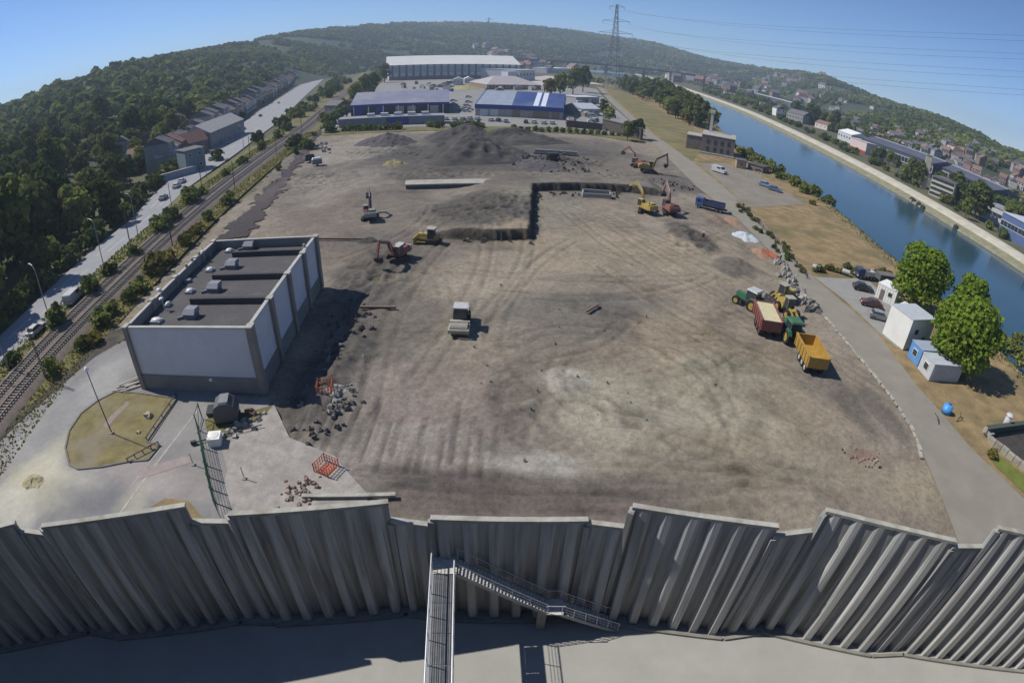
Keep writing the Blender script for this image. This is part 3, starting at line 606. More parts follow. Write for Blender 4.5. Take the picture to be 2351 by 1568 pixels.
for i in range(nb):
    for u0, u1 in ((.02*ku,(tk+.1)*ku),(1-(tk+.1)*ku,1-.02*ku)):
        obj('coping', bq(u0,u1,i/nb+.45*kv,(i+1)/nb-.45*kv,HB-.15,HB-.01), M_cap, wb)
def uv_of(px, py, z):      # where a roof pixel falls on the building's own axes
    p = np.array(G(px, py, z))-c4[0]; u, v = .5, .5
    for _ in range(25):
        r = p-B(u,v); J = np.column_stack([(B(u+1e-3,v)-B(u,v))/1e-3, (B(u,v+1e-3)-B(u,v))/1e-3]); d = np.linalg.solve(J, r); u += d[0]; v += d[1]
    return u, v
for (x0,y0,x1,y1) in ((437,700,608,697),(488,645,655,640),(533,592,682,585)):
    u0, v0 = uv_of(x0,y0,6.75); u1, v1 = uv_of(x1,y1,6.75); v = (v0+v1)/2
    obj('roof_upstand', bq(u0,1-tk*ku-.001,v,v+.55*kv,6.75,7.5), mat('upstand_felt', (.06,.058,.062), .95, .3, 3), wb)
for (x,y,s) in ((361,740,1.5),(387,703,.5),(437,672,1.0),(483,623,1.0),(527,579,1.0)):
    u, v = uv_of(x,y,6.75); c = B(u,v)
    d = obj('skylight', MB().box(c[0],c[1],6.9,.85*s+.25,.85+.15*min(s,1),.3,-.05), mat('skylight_frame', (.33,.33,.32)), wb)
    obj('dome', MB().dome(c[0],c[1],7.05,.5*s+.1,.5,.32), mat('skylight_dome', (.60,.60,.58), .3, .05, 2), d, True)
for (x,y) in ((440,728),(493,668),(533,615),(573,571)):
    u, v = uv_of(x,y,6.75); c = B(u,v)
    vt = obj('roof_vent', MB().box(c[0],c[1],7.05,1.5,1.3,.6,-.05), mat('vent_housing', (.16,.16,.18), .7, .2, 2), wb)
    obj('hood', MB().fr(c[0]-.9,c[0]+.9,c[1]-.7,c[1]+.7,7.35,c[0]-.7,c[0]+.8,c[1]-.2,c[1]+.8,7.85), mat('vent_hood', (.20,.20,.23), .6, .2, 2), vt)
    obj('duct', MB().box(c[0]-1.2,c[1]-.55,6.9,.9,.25,.3,.6), mat('vent_housing', (.16,.16,.18)), vt)
for (x,y) in ((432,648),(480,590)):
    u, v = uv_of(x,y,6.75); c = B(u,v); obj('roof_hatch', MB().box(c[0],c[1],6.95,.9,.7,.4,.1), mat('vent_hood', (.2,.2,.23)), wb)
for (x,y) in ((372,690),(470,600),(378,712)):
    u, v = uv_of(x,y,6.75); c = B(u,v)
    an = obj('antenna', MB().cyl((c[0],c[1],6.75),(c[0],c[1],9.0),.06,.05,6), M_galv, wb)
    obj('dish', MB().dome(c[0],c[1]-.1,8.3,.35,.35,.2,8,2), M_white, an)
for (u,v) in ((.02,.62),(.01,.7),(.02,.78),(.97,.83)):
    c = B(u,v); obj('vent_cap', MB().cyl((c[0],c[1],HB-.1),(c[0],c[1],HB+.45),.25,.18,8), M_cope, wb)
c = B(.62,0); obj('bulkhead_lamp', MB().box(c[0],c[1]-.1,1.75,.35,.25,.25), M_white, wb)
# ================================================================== RAILWAY
M_rail = mat('rail_steel', (.20,.17,.15), .4, .2, 2, metal=.6)
M_slp = mat('concrete_sleeper', (.24,.21,.18), .95, .25, 2, rand=.15)
M_mast = mat('mast_steel', (.10,.09,.085), .7, .2, 3)
slp_me = MB().fr(-1.25,1.25,-.14,.14,0,-1.22,1.22,-.10,.10,.2).mesh('sleeper'); slp_me.materials.append(M_slp)
for ti, off in enumerate((1.85, -1.85)):
    C = offs(RCd, off)
    tr = thing('railway_track', ('railway track on the side nearer the main road' if ti == 0 else 'railway track on the side nearer the demolition site'), 'track', (*C[0],0), group='double track railway')
    sel = C-C[0]
    for s in (-.75,.75):
        R_ = offs(C, s)-C[0]
        R2 = R_[::2]
        obj('rail', MB().add(*(lambda n,L_,Rr:([(x,y,.78) for x,y in L_]+[(x,y,.78) for x,y in Rr]+[(x,y,.62) for x,y in L_]+[(x,y,.62) for x,y in Rr],
            [(n+i,n+i+1,i+1,i) for i in range(n-1)]+[(i,i+1,2*n+i+1,2*n+i) for i in range(n-1)]+[(3*n+i,3*n+i+1,n+i+1,n+i) for i in range(n-1)]))(len(R2), offs(R2,.055), offs(R2,-.055))), M_rail, tr)
    Sd = dense(C[8:], .62); an = np.arctan2(*np.gradient(Sd, axis=0).T[::-1])
    for i in range(290):
        o = obj('sleeper', slp_me, None, tr); o.location = (Sd[i,0]-C[0,0], Sd[i,1]-C[0,1], .44); o.rotation_euler = (0,0,an[i]-math.pi/2)
    mb = MB()
    for i in range(290, 620): mb.box(Sd[i,0]-C[0,0], Sd[i,1]-C[0,1], .54, 2.4, .24, .2, an[i]-math.pi/2)
    o = obj('sleepers_beyond', mb, M_slp, tr); o['kind'] = 'stuff'
def mast_meshes():
    mb = MB()
    for s in (-.14,.14): mb.beam((0,s,0),(0,s,8.2),.10,.07)
    for i in range(9): mb.beam((0,-.14,.5+i*.85),(0,.14,.95+i*.85),.05,.05)
    return mb.mesh('mast_post'), MB().beam((0,0,6.6),(2.6,0,6.9),.06,.06).beam((0,0,7.6),(2.6,0,6.9),.04,.04).mesh('cantilever'), MB().box(2.6,0,6.75,.12,.12,.35).mesh('insulator')
mm = mast_meshes()
for k in range(7):
    i = int(9+k*15.5)
    if i >= len(RCd)-1: break
    t = RCd[i+1]-RCd[i]; a = math.atan2(t[1], t[0])
    for sd_ in (1, -1):
        p = RCd[i]+np.array([-math.sin(a), math.cos(a)])*5.0*sd_
        m_ = thing('catenary_mast', 'dark lattice catenary mast beside the railway tracks', 'mast', (*p,-.1), a+(-math.pi/2 if sd_ > 0 else math.pi/2), 'masts along the railway')
        for nme, me in zip(('post','cantilever','insulator'), mm): obj(nme, me, M_mast, m_)
# street lamps beside the main road
M_lamp = mat('lamp_pole_grey', (.30,.31,.30), .5, .15, 2, metal=.4)
def lamp_meshes():
    pole = MB().tube([(0,0,0),(0,0,4),(0,0,8.6),(.25,0,9.4),(.9,0,9.95),(1.8,0,10.1)], .11, 8, True, .06).mesh('lamp_pole')
    return pole, MB().box(2.2,0,10.08,.9,.3,.14).mesh('lamp_head'), MB().cyl((0,0,0),(0,0,.5),.2,.16,8).mesh('pole_base')
lm = lamp_meshes()
for k,(px,py) in enumerate(((240,617),(118,742),(318,545),(395,478),(475,410),(560,345),(22,850))):
    x, y = G(px,py); l_ = thing('street_lamp', 'tall grey street lamp arching over the main road', 'street lamp', (x,y,0), math.pi-.35, 'street lamps along the main road')
    for nme, me in zip(('pole','lamp_head','base'), lm): obj(nme, me, M_lamp, l_)

# ================================================================== FOLIAGE
def crown_mesh(name, R, H, n, leaf, lobes, z0, seed, taper=0.0):
    r = np.random.default_rng(seed); C = []
    for i in range(lobes):
        f = (i+.5)/lobes; th = i*2.4+r.uniform(-.5,.5); zz = z0+H*(.14+.72*f); prof = math.sin(math.pi*min(max(.12+.8*f,0),1))**.6*(1-taper*f)
        rad = R*(.38+.16*r.random())*(.75+.35*prof); dd = (R-rad)*prof*(.55+.5*r.random())
        C.append((math.cos(th)*dd, math.sin(th)*dd, zz, rad, rad*(.7+.25*r.random())))
    C = np.array(C); k = r.integers(0, lobes, n)
    d = r.normal(size=(n,3)); d[:,2] = np.where(r.random(n) < .72, np.abs(d[:,2]), d[:,2]); d /= np.linalg.norm(d, axis=1)[:,None]
    q = (.72+.36*r.random(n))[:,None]
    P = C[k,:3]+d*q*np.column_stack([C[k,3],C[k,3],C[k,4]])
    nrm = d+r.normal(size=(n,3))*.55; nrm /= np.linalg.norm(nrm, axis=1)[:,None]
    a = np.cross(nrm, r.normal(size=(n,3))); a /= np.linalg.norm(a, axis=1)[:,None]; b = np.cross(nrm, a)
    s = (leaf*(.55+.8*r.random(n)))[:,None]
    V = np.stack([P-a*s*.5, P+b*s*.42-nrm*s*.08, P+a*s*.5, P-b*s*.42+nrm*s*.1], 1).reshape(-1,3)
    return np_mesh(name, V, np.arange(4*n).reshape(n,4))
def trunk_mesh(h, r0, limbs, seed):
    rr = random.Random(seed); mb = MB(); mb.tube([(0,0,-.4),(rr.uniform(-.1,.1),rr.uniform(-.1,.1),h*.4),(rr.uniform(-.3,.3),rr.uniform(-.3,.3),h)], r0, 7, True, r0*.35)
    for i in range(limbs):
        a = i*2.4+rr.random(); z = h*(.45+.45*i/limbs); L_ = h*.35
        mb.tube([(0,0,z),(math.cos(a)*L_*.5,math.sin(a)*L_*.5,z+L_*.45),(math.cos(a)*L_,math.sin(a)*L_,z+L_*.8)], r0*.4, 5, True, r0*.12)
    return mb.mesh('trunk')
M_bark = mat('bark', (.07,.055,.042), .95, .3, 3)
LEAF = {'dark': leafmat('leaves_dark', (.044,.066,.022), (.150,.180,.056)), 'mid': leafmat('leaves_mid', (.066,.098,.028), (.215,.240,.070)),
        'light': leafmat('leaves_light', (.11,.145,.036), (.30,.31,.085)), 'yellow': leafmat('leaves_yellow', (.11,.11,.03), (.24,.20,.06)),
        'lime': leafmat('leaves_lime', (.075,.14,.014), (.22,.30,.040), .36)}
PROTO = {}
for k, (mk_, R_, H_, n_l, lf, lb, z0) in enumerate([('dark',4.6,9.5,900,1.15,9,2.2),('mid',4.2,8.5,850,1.1,8,2.0),('light',4.0,8.0,800,1.05,8,1.8),('mid',3.6,10.5,850,1.05,9,2.4),('dark',5.2,8.5,950,1.2,10,1.8),('yellow',3.4,6.5,650,.95,7,1.4)]):
    cm = crown_mesh('crown', R_, H_, n_l, lf, lb, z0, 100+k); cm.materials.append(LEAF[mk_])
    tm = trunk_mesh(z0+H_*.55, .28, 4, 50+k); tm.materials.append(M_bark); PROTO[k] = (cm, tm, mk_)
bush_me = {}
for k, (mk_, R_, H_, n_l) in enumerate((('mid',1.6,2.2,260),('dark',1.8,2.0,260),('yellow',1.5,1.5,220),('light',1.5,1.8,240))):
    cm = crown_mesh('foliage', R_, H_, n_l, .55, 6, -.2, 200+k); cm.materials.append(LEAF[mk_]); bush_me[k] = cm
bush_st = MB().tube([(0,0,-.2),(.1,0,.7)], .08, 5).tube([(0,0,0),(.5,.3,.9)], .05, 5).tube([(0,0,0),(-.4,.4,.9)], .05, 5).mesh('stem')
def tree(x, y, z, k, s, label, group, cat='tree', name='broadleaf_tree', sz=None):
    t = thing(name, label, cat, (x,y,z), random.uniform(0,6.28), group); t.scale = (s,s,s*(sz or random.uniform(.85,1.15)))
    cm, tm, _ = PROTO[k]; obj('crown', cm, None, t); obj('trunk', tm, None, t); return t
def bush(x, y, z, k, s, label, group, name='bush'):
    t = thing(name, label, 'bush', (x,y,z), random.uniform(0,6.28), group); t.scale = (s,s,s*random.uniform(.8,1.2))
    obj('foliage', bush_me[k], None, t); obj('stem', bush_st, M_bark, t); return t
# wood on the slope beyond the main road
LEx = lambda y: float(np.interp(y, LE2[:,1], LE2[:,0]))
pts = []; cell = {}
cand = []
for _ in range(30000):
    a = rng.uniform(-74,-14); r = math.exp(rng.uniform(math.log(88), math.log(1000)))
    cand.append((a, r))
def clear_of_houses(x, y):
    d = LEx(y)-x                     # metres beyond the road's far edge
    if y < 118: return d > 5.0
    if y < 1100: return d > 22+y*.016
    return d > 50
for a, r in cand:
    x, y = r*math.sin(math.radians(a)), r*math.cos(math.radians(a))
    if y < 22 or not clear_of_houses(x, y): continue
    sp = 6.0+r*.0150; key = (int(x//14), int(y//14)); ok = True
    for i in (-1,0,1):
        for j in (-1,0,1):
            for (u,v) in cell.get((key[0]+i,key[1]+j), ()):
                if (u-x)**2+(v-y)**2 < sp*sp: ok = False
    if ok: cell.setdefault(key, []).append((x,y)); pts.append((r,x,y))
pts.sort()
NT = 285
kinds = {'dark':'dense dark green tree in the wood beyond the main road','mid':'mid green broadleaf tree in the wood beyond the main road','light':'light green broadleaf tree in the wood beyond the main road','yellow':'yellowish green small tree in the wood beyond the main road'}
for i, (r, x, y) in enumerate(pts[:NT]):
    k = int(rng.choice([0,1,2,3,4,5], p=[.17,.24,.26,.14,.12,.07])); s = rng.uniform(.8,1.0)*rng.choice([.9,1.15,1.5,1.85], p=[.25,.35,.27,.13])
    tree(x, y, float(hill(x,y))-1.0, k, s, kinds[PROTO[k][2]], 'trees of the wood on the slope: '+PROTO[k][2])
# the rest of the wood and the forest on the hills read as one mass
def blob_mass(P, S, leafy, name, label, m, seed):
    r = np.random.default_rng(seed); n = len(P)
    K = 44 if leafy else 20
    d = r.normal(size=(n,K,3)); d[...,2] = np.abs(d[...,2])*.9-.15; d /= np.linalg.norm(d, axis=2)[...,None]
    c = P[:,None,:]+d*S[:,None,None]*np.array([.95,.95,1.0])*(.72+.42*r.random((n,K,1)))
    nrm = d+r.normal(size=(n,K,3))*.4; nrm /= np.linalg.norm(nrm, axis=2)[...,None]
    a = np.cross(nrm, r.normal(size=(n,K,3))); a /= np.linalg.norm(a, axis=2)[...,None]; b = np.cross(nrm, a); s = S[:,None,None]*(.30+.42*r.random((n,K,1)))
    V = np.stack([c-a*s, c+b*s*.85, c+a*s, c-b*s*.85], 2).reshape(-1,3)
    o = obj(name, np_mesh(name, V, np.arange(len(V)).reshape(-1,4)), m); o['kind'] = 'stuff'; tag(o, label, 'forest'); return o
rest = np.array([(x,y) for r,x,y in pts[NT:]])
if len(rest):
    z = hill(rest[:,0], rest[:,1]); S = 3.8+rng.random(len(rest))**2*5.5
    third = rng.integers(0,3,len(rest))
    for q, (mk_, nm_) in enumerate((('dark','dark'),('mid','mid green'),('light','paler green'))):
        sel = third == q
        blob_mass(np.column_stack([rest[sel], z[sel]+4.5]), S[sel], True, 'distant_wood', f'{nm_} crowns of the distant wood behind the roadside houses', LEAF[mk_], 300+q)
far_a, far_p = [], []
for _ in range(33000):
    a = rng.uniform(-66,66); rf, rr = float(r_foot(a)), float(r_ridge(a)); t = rng.random()**.75*1.06; r = rf+(rr-rf)*t
    if a < -14 and r < 950: continue
    if a > 27 and t < .30 and rng.random() < .45: continue
    x, y = r*math.sin(math.radians(a)), r*math.cos(math.radians(a))
    nz = float(fbm(np.array(x/170.), np.array(y/170.), 3, 9))
    if a > 22 and nz < .46 and t < .9: continue
    if nz < .36: continue
    far_p.append((x, y, r))
for _ in range(5200):          # trees of the plain below the hills, both sides of the river
    a = rng.uniform(-30,60); rf = float(r_foot(a)); lo = 280 if a > 25 else 650; r = rng.uniform(lo, max(rf*1.05+20, lo+1)); x, y = r*math.sin(math.radians(a)), r*math.cos(math.radians(a))
    if a < 12 and (r < 760 or fbm(np.array(x/120.), np.array(y/120.), 2, 33) < .40): continue
    if a < 12 and x > float(np.interp(y, RE[:,1], RE[:,0]))-60-.06*y and x < float(np.interp(y, RCd[:,1], RCd[:,0]))+14: continue
    fx = float(fbw(y))
    if nbw(y)-60 < x < fx+ (75 if y < 500 else 50): continue
    if a > 25 and fbm(np.array(x/60.), np.array(y/60.), 2, 34) < .44: continue
    if -4 < a < 14 and r > 820: continue
    if 0 <= a < 25 and x > fx and fbm(np.array(x/90.), np.array(y/90.), 2, 35) < .42: continue
    far_p.append((x, y, max(r, 900)))
far_p = np.array(far_p); z = hill(far_p[:,0], far_p[:,1]); S = np.clip(far_p[:,2]*.0040, 4.2, 11)*(.8+.5*rng.random(len(far_p)))
third = (fbm(far_p[:,0]/120, far_p[:,1]/120, 3, 19)*4.2+rng.normal(size=len(far_p))*.55-.6).clip(0,2.9).astype(int)
for q, (mk_, nm_) in enumerate((('dark','dark green'),('mid','mid green'),('light','light green'))):
    sel = third == q
    blob_mass(np.column_stack([far_p[sel,:2], z[sel]+S[sel]*.35]), S[sel], False, 'hill_forest', f'{nm_} forest covering the far hills', LEAF[mk_], 320+q)
# roadside and railway bushes
for (px,py,k,s) in ((35,838,1,1.2),(133,752,0,1.5),(214,676,0,1.5),(257,634,1,1.2),(310,590,1,1.2),(372,533,0,2.2),(395,510,1,1.9),(440,470,0,2.1),(462,452,1,1.5),(520,405,0,1.4),(560,378,1,1.6),(600,345,0,1.6),(640,318,0,2.0),(660,300,1,2.2),(690,270,0,2.4),(705,255,1,2.4),(725,235,0,2.6),(748,212,1,2.6)):
    x, y = G(px,py); bush(x, y, 0, k, s, 'green bush on the verge between main road and railway', 'bushes between road and railway')
for (px,py,k,s) in ((120,858,3,1.2),(235,745,3,1.6),(255,722,3,1.4),(322,668,3,1.5),(300,690,0,1.2),(355,625,2,1.9),(380,605,2,1.7),(430,560,2,1.6),(455,535,2,1.4),(480,505,0,1.2),(520,470,1,1.3),(527,462,0,1.2),(215,790,2,1.3),(190,800,0,1.0),(640,390,2,1.0),(680,355,0,1.2),(720,312,2,1.4),(750,285,0,1.6),(790,240,0,2.0)):
    x, y = G(px,py); bush(x, y, 0, k, s, 'scrubby bush between the railway and the demolition site', 'bushes on the site side of the railway')
# weeds tufts along railway verge: uncountable
def tufts(name, label, polyfn, n, m, h, seed):
    r = np.random.default_rng(seed); P = polyfn(r, n); n = len(P)
    a = r.uniform(0, 6.28, n); hh = h*(.5+r.random(n)); w = hh*.7
    c, s_ = np.cos(a)*w, np.sin(a)*w; l = r.normal(size=(n,2))*.25*hh[:,None]
    V = np.stack([np.column_stack([P[:,0]-c, P[:,1]-s_, P[:,2]]), np.column_stack([P[:,0]+c, P[:,1]+s_, P[:,2]]), np.column_stack([P[:,0]+c*.6+l[:,0], P[:,1]+s_*.6+l[:,1], P[:,2]+hh]), np.column_stack([P[:,0]-c*.6+l[:,0], P[:,1]-s_*.6+l[:,1], P[:,2]+hh*.9])], 1).reshape(-1,3)
    o = obj(name, np_mesh(name, V, np.arange(4*n).reshape(n,4)), m); o['kind'] = 'stuff'; tag(o, label, 'grass'); return o
def rail_band(lo, hi):
    def f(r, n):
        i = (r.random(n)**1.6*(min(90,len(RCd)-2))).astype(int); t = RCd[i+1]-RCd[i]; t /= np.linalg.norm(t, axis=1)[:,None]; d = r.uniform(lo, hi, n)
        p = RCd[i]+t*r.uniform(0,3,n)[:,None]+np.column_stack([-t[:,1],t[:,0]])*d[:,None]; return np.column_stack([p, np.zeros(n)-.05])
    return f
tufts('weeds', 'straggly weeds on the road side of the railway', rail_band(4.8,9.5), 9000, LEAF['mid'], .24, 1)
tufts('weeds', 'yellowing weeds on the site side of the railway', rail_band(-9.5,-4.8), 11000, LEAF['yellow'], .22, 2)
def bank_band(r, n):
    y = 20+r.random(n)**1.3*230; x = np.array([bankx(q) for q in y])-r.random(n)**2*3.5; return np.column_stack([x, y, np.zeros(n)])
tufts('weeds', 'dry weeds along the top of the river bank', bank_band, 2600, LEAF['mid'], .22, 3)
for i in range(80):
    y = 112+rng.random()**1.5*510; d = rng.choice([rng.uniform(17,30), rng.uniform(.5,3.0)], p=[.8,.2])+y*.01; x = LEx(y)-d; k = int(rng.choice([0,1,2,4,3]))
    tree(x, y, 0, k, rng.uniform(.5,.85) if d > 8 else rng.uniform(.3,.45), {'dark':'dark green','mid':'mid green','light':'light green','yellow':'yellowish'}[PROTO[k][2]]+' garden tree among the roadside houses', 'garden trees by the roadside houses '+PROTO[k][2], name='garden_tree')
for i in range(60):
    j = int(rng.uniform(70,260)); j = min(j, len(RCd)-2); q = RCd[j]; sg = rng.choice([-1,1]); x, y = q[0]+sg*rng.uniform(8,15+j*.06), q[1]; bush(x, y, 0, int(rng.choice([0,1,3])), rng.uniform(1.2,2.4)*(1+j*.004), 'bush along the far stretch of the railway', 'bushes along the far railway', 'railway_bush')
# riverside tree belt upstream of the brick house
BL = np.array(PX('1590 292,1534 264,1478 236,1434 212,1404 195,1384 182'))
for i in range(150):
    y = float(np.interp((i+rng.random())/150, [0,1], [BL[0,1],690])); xl = float(np.interp(y, BL[:,1], BL[:,0])); xr = bankx(y); x = xl+(xr-xl)*rng.random()*.85
    k = int(rng.choice([1,2,3,5,1,0])); tree(x, y, -.3, k, rng.uniform(.85,1.25)*(1+y*.0004), {'dark':'dark green','mid':'mid green','light':'light green','yellow':'yellowish green'}[PROTO[k][2]]+' tree in the belt along the river bank', 'riverside tree belt '+PROTO[k][2], name='riverside_tree')
for (px,py,k,s) in ((1700,352,2,1.6),(1725,362,0,1.5),(1745,375,0,1.6),(1770,388,3,1.5),(1790,400,0,1.6),(1815,415,3,1.4),(1835,428,0,1.3),(1850,445,2,1.0),(1740,395,2,1.0)):
    x, y = G(px,py); bush(x, y, -.1, k, s, 'leafy bush on the river bank beside the brick house', 'bushes on the bank by the brick house')
for i in range(22):
    f = i/21; x, y = G(1690+(1868-1690)*f+rng.uniform(-6,6), 345+(452-345)*f+rng.uniform(-7,5)); bush(x, y, -.3, 3 if i%3 else 0, rng.uniform(1.1,1.9), 'leafy bush on the river bank beside the brick house', 'bushes on the bank by the brick house')
for i in range(54):
    y = rng.uniform(32,190); x = LEx(y)-rng.uniform(1.5,6); bush(x, y, -.3, int(rng.choice([0,1,3,1])), rng.uniform(1.2,2.3), 'undergrowth bush at the edge of the wood along the main road', 'undergrowth along the wood edge', 'undergrowth_bush')
x, y = G(1907,478,-1.5); bush(x-1, y, -1.2, 1, 1.9, 'lone dark bush leaning over the water', None)
x, y = G(1865,470); bush(x, y, 0, 2, 1.0, 'low grey green bush near the lone dark bush', None)
# three big limes by the site cabins
def big_tree(px, py, R_, H_, z0, n, leaf, seed, label):
    x, y = G(px,py,z0+H_*.5); t = thing('lime_tree', label, 'tree', (x,y,0), 0)
    cm = crown_mesh('crown', R_, H_, n, leaf, 16, z0, seed); cm.materials.append(LEAF['lime']); obj('crown', cm, None, t)
    tm = trunk_mesh(z0+H_*.6, .32, 6, seed); tm.materials.append(M_bark); obj('trunk', tm, None, t); return t
big_tree(2117,636,6.4,10.8,1.0,8200,.66,401,'tall bright green tree standing behind the white site cabins')
big_tree(2213,768,7.0,10.0,.8,9000,.68,402,'broad bright green tree overhanging the blue and white containers')
big_tree(2228,690,4.2,9.6,1.2,4200,.62,403,'slim green tree between the two larger trees at the water')
for (px,py,k,s) in ((2300,800,3,1.6),(2325,815,0,1.4),(2345,838,3,1.3),(2335,790,0,1.2)):
    x, y = G(px,py); bush(x, y, -.2, k, s, 'bush at the river edge beside the broad bright tree', 'bushes at the river edge')
# ================================================================== BUILDINGS
M_slate = mat('slate_roof', (.12,.115,.12), .8, .25, 1.5, rand=.2)
M_tile = mat('red_tile_roof', (.20,.12,.10), .85, .25, 1.5, rand=.2)
M_brick = mat('brick_wall', (.20,.145,.125), .9, .25, 2, rand=.2)
M_rend = mat('rendered_wall', (.50,.47,.42), .9, .12, 1, rand=.18)
M_grey = mat('grey_render', (.30,.29,.28), .9, .15, 1, rand=.2)
M_frame = mat('window_frame', (.62,.61,.58), .6, .1, 2)
M_door = mat('door_paint', (.12,.10,.09), .6, .2, 2, rand=.4)
def orient(p0, p1):
    a, b = np.array(p0), np.array(p1); return math.atan2(b[1]-a[1], b[0]-a[0]), float(np.linalg.norm(b-a))
def win(parent, x, z, w, h, y=-.03, frame=True):       # on a wall facing -Y in the thing's own axes
    f = obj('window', MB().box(x, y, z, w, .06, h), M_frame if frame else M_glass, parent)
    if frame: obj('pane', MB().box(x, y-.03, z, w*.82, .05, h*.84), M_glass, f)
    return f
def block(name, label, p0, p1, depth, h, wm, rm, roof='flat', rise=2.0, wins=None, cat='building', group=None, z=0.0, over=.3, world=False):
    a, b = (p0, p1) if world else (G(*p0, z), G(*p1, z)); rz, w = orient(a, b)
    t = thing(name, label, cat, (*a, z), rz, group)
    obj('wall', MB().box(w/2, depth/2, h/2-.2, w, depth, h+.4), wm, t)
    if roof == 'flat':
        obj('roof', MB().box(w/2, depth/2, h+.1, w+2*over, depth+2*over, .22), rm, t)
    elif roof == 'gable':     # ridge parallel to the front
        y0, y1, x0, x1 = -over, depth+over, -over, w+over
        obj('roof', MB().add([(x0,y0,h-.05),(x1,y0,h-.05),(x1,y1,h-.05),(x0,y1,h-.05),(x0,depth/2,h+rise),(x1,depth/2,h+rise)], [(0,1,5,4),(2,3,4,5),(3,0,4),(1,2,5),(3,2,1,0)]), rm, t)
    elif roof == 'end':       # gable end to the front
        y0, y1, x0, x1 = -over, depth+over, -over, w+over
        obj('roof', MB().add([(x0,y0,h-.05),(x0,y1,h-.05),(x1,y1,h-.05),(x1,y0,h-.05),(w/2,y0,h+rise),(w/2,y1,h+rise)], [(0,4,5,1),(3,2,5,4),(0,3,4),(1,5,2),(0,1,2,3)]), rm, t)
    elif roof == 'shed':      # low front eave rising to the back
        y0, y1, x0, x1 = -over, depth+over, -over, w+over
        obj('roof', MB().hexa([(x0,y0,h),(x1,y0,h),(x1,y1,h),(x0,y1,h)], [(x0,y0,h+.35),(x1,y0,h+.35),(x1,y1,h+rise),(x0,y1,h+rise)]), rm, t)
    elif roof == 'hip':
        y0, y1, x0, x1 = -over, depth+over, -over, w+over
        obj('roof', MB().add([(x0,y0,h-.05),(x1,y0,h-.05),(x1,y1,h-.05),(x0,y1,h-.05),(w*.3,depth/2,h+rise),(w*.7,depth/2,h+rise)], [(0,1,5,4),(2,3,4,5),(3,0,4),(1,2,5),(3,2,1,0)]), rm, t)
    if wins:
        nc, nr, ww, wh = wins
        for r in range(nr):
            for c in range(nc): win(t, w*(c+.5)/nc, h*(r+.55)/nr, ww, wh)
    return t, w
# ---- house prototypes (own axes: front faces -Y)
def house_proto(i, w, d, h, rise, wm, rm, nw, nf):
    t = bpy.data.objects.new('house_proto', None)
    parts = [('wall', MB().box(0,d/2,h/2-.5,w,d,h+1), wm), ('roof', MB().add([(-w/2-.2,-.3,h-.05),(w/2+.2,-.3,h-.05),(w/2+.2,d+.3,h-.05),(-w/2-.2,d+.3,h-.05),(-w/2-.2,d/2,h+rise),(w/2+.2,d/2,h+rise)], [(0,1,5,4),(2,3,4,5),(3,0,4),(1,2,5),(3,2,1,0)]), rm),
             ('chimney', MB().box(w*.32,d/2,h+rise,.7,.6,1.6), M_brick), ('door', MB().box(-w*.3,-.03,1.05,.95,.08,2.1), M_door)]
    for r in range(nf):
        for c in range(nw):
            if r == 0 and c == 0: continue
            parts.append(('window', MB().box(-w/2+w*(c+.5)/nw,-.03,1.5+r*2.8,1.0,.08,1.4), M_glass))
    return [(n, (lambda me, m: (me.materials.append(m), me)[1])(mb.mesh(n), m)) for n, mb, m in parts]
HP = [house_proto(0,7,9,6.2,2.6,M_brick,M_slate,3,2), house_proto(1,8,9,5.6,3.0,M_rend,M_tile,3,2), house_proto(2,6.5,9,8.6,2.4,M_grey,M_slate,2,3), house_proto(3,9,8,4.6,2.8,M_rend,M_slate,3,1), house_proto(4,7.5,10,6.0,3.2,M_brick,M_tile,3,2)]
HL = ['brick house with slate roof','cream house with red tiled roof','tall grey rendered house with slate roof','low cream house with slate roof','brick house with red tiled roof']
def house(k, x, y, z, rz, s, tail, group, name='house'):
    t = thing(name, HL[k]+' '+tail, 'house', (x,y,z), rz, group+': '+HL[k]); t.scale = (s,s,s)
    for n, me in HP[k]: obj(n, me, None, t)
    return t
# row along the far side of the main road, in its own shade
d_ = np.r_[0, np.cumsum(np.linalg.norm(np.diff(LE2, axis=0), axis=1))]
s_ = float(np.interp(178, LE2[:,1], d_))
i = 0
while i < 84:
    x = float(np.interp(s_, d_, LE2[:,0])); y = float(np.interp(s_, d_, LE2[:,1])); x2 = float(np.interp(s_+3, d_, LE2[:,0])); y2 = float(np.interp(s_+3, d_, LE2[:,1]))
    an = math.atan2(y2-y, x2-x); nx_, ny_ = -math.sin(an), math.cos(an); of = 4+s_*.012
    k = int(rng.choice([0,2,4,1,0,2,3])); house(k, x+nx_*of, y+ny_*of, 0, an, rng.uniform(.95,1.2)*(1+s_*.0007), 'in the row along the main road', 'houses along the main road', 'row_house')
    s_ += rng.uniform(7.4,9.5)*(1+s_*.0009); i += 1
for j in range(34):          # second row behind
    s_ = 190+j*19; x = float(np.interp(s_, d_, LE2[:,0])); y = float(np.interp(s_, d_, LE2[:,1])); house(int(rng.integers(0,5)), x-24-s_*.05-rng.uniform(0,8), y+rng.uniform(-4,8), .3, rng.uniform(1.3,2.2), 1.05, 'behind the roadside row', 'houses behind the row')
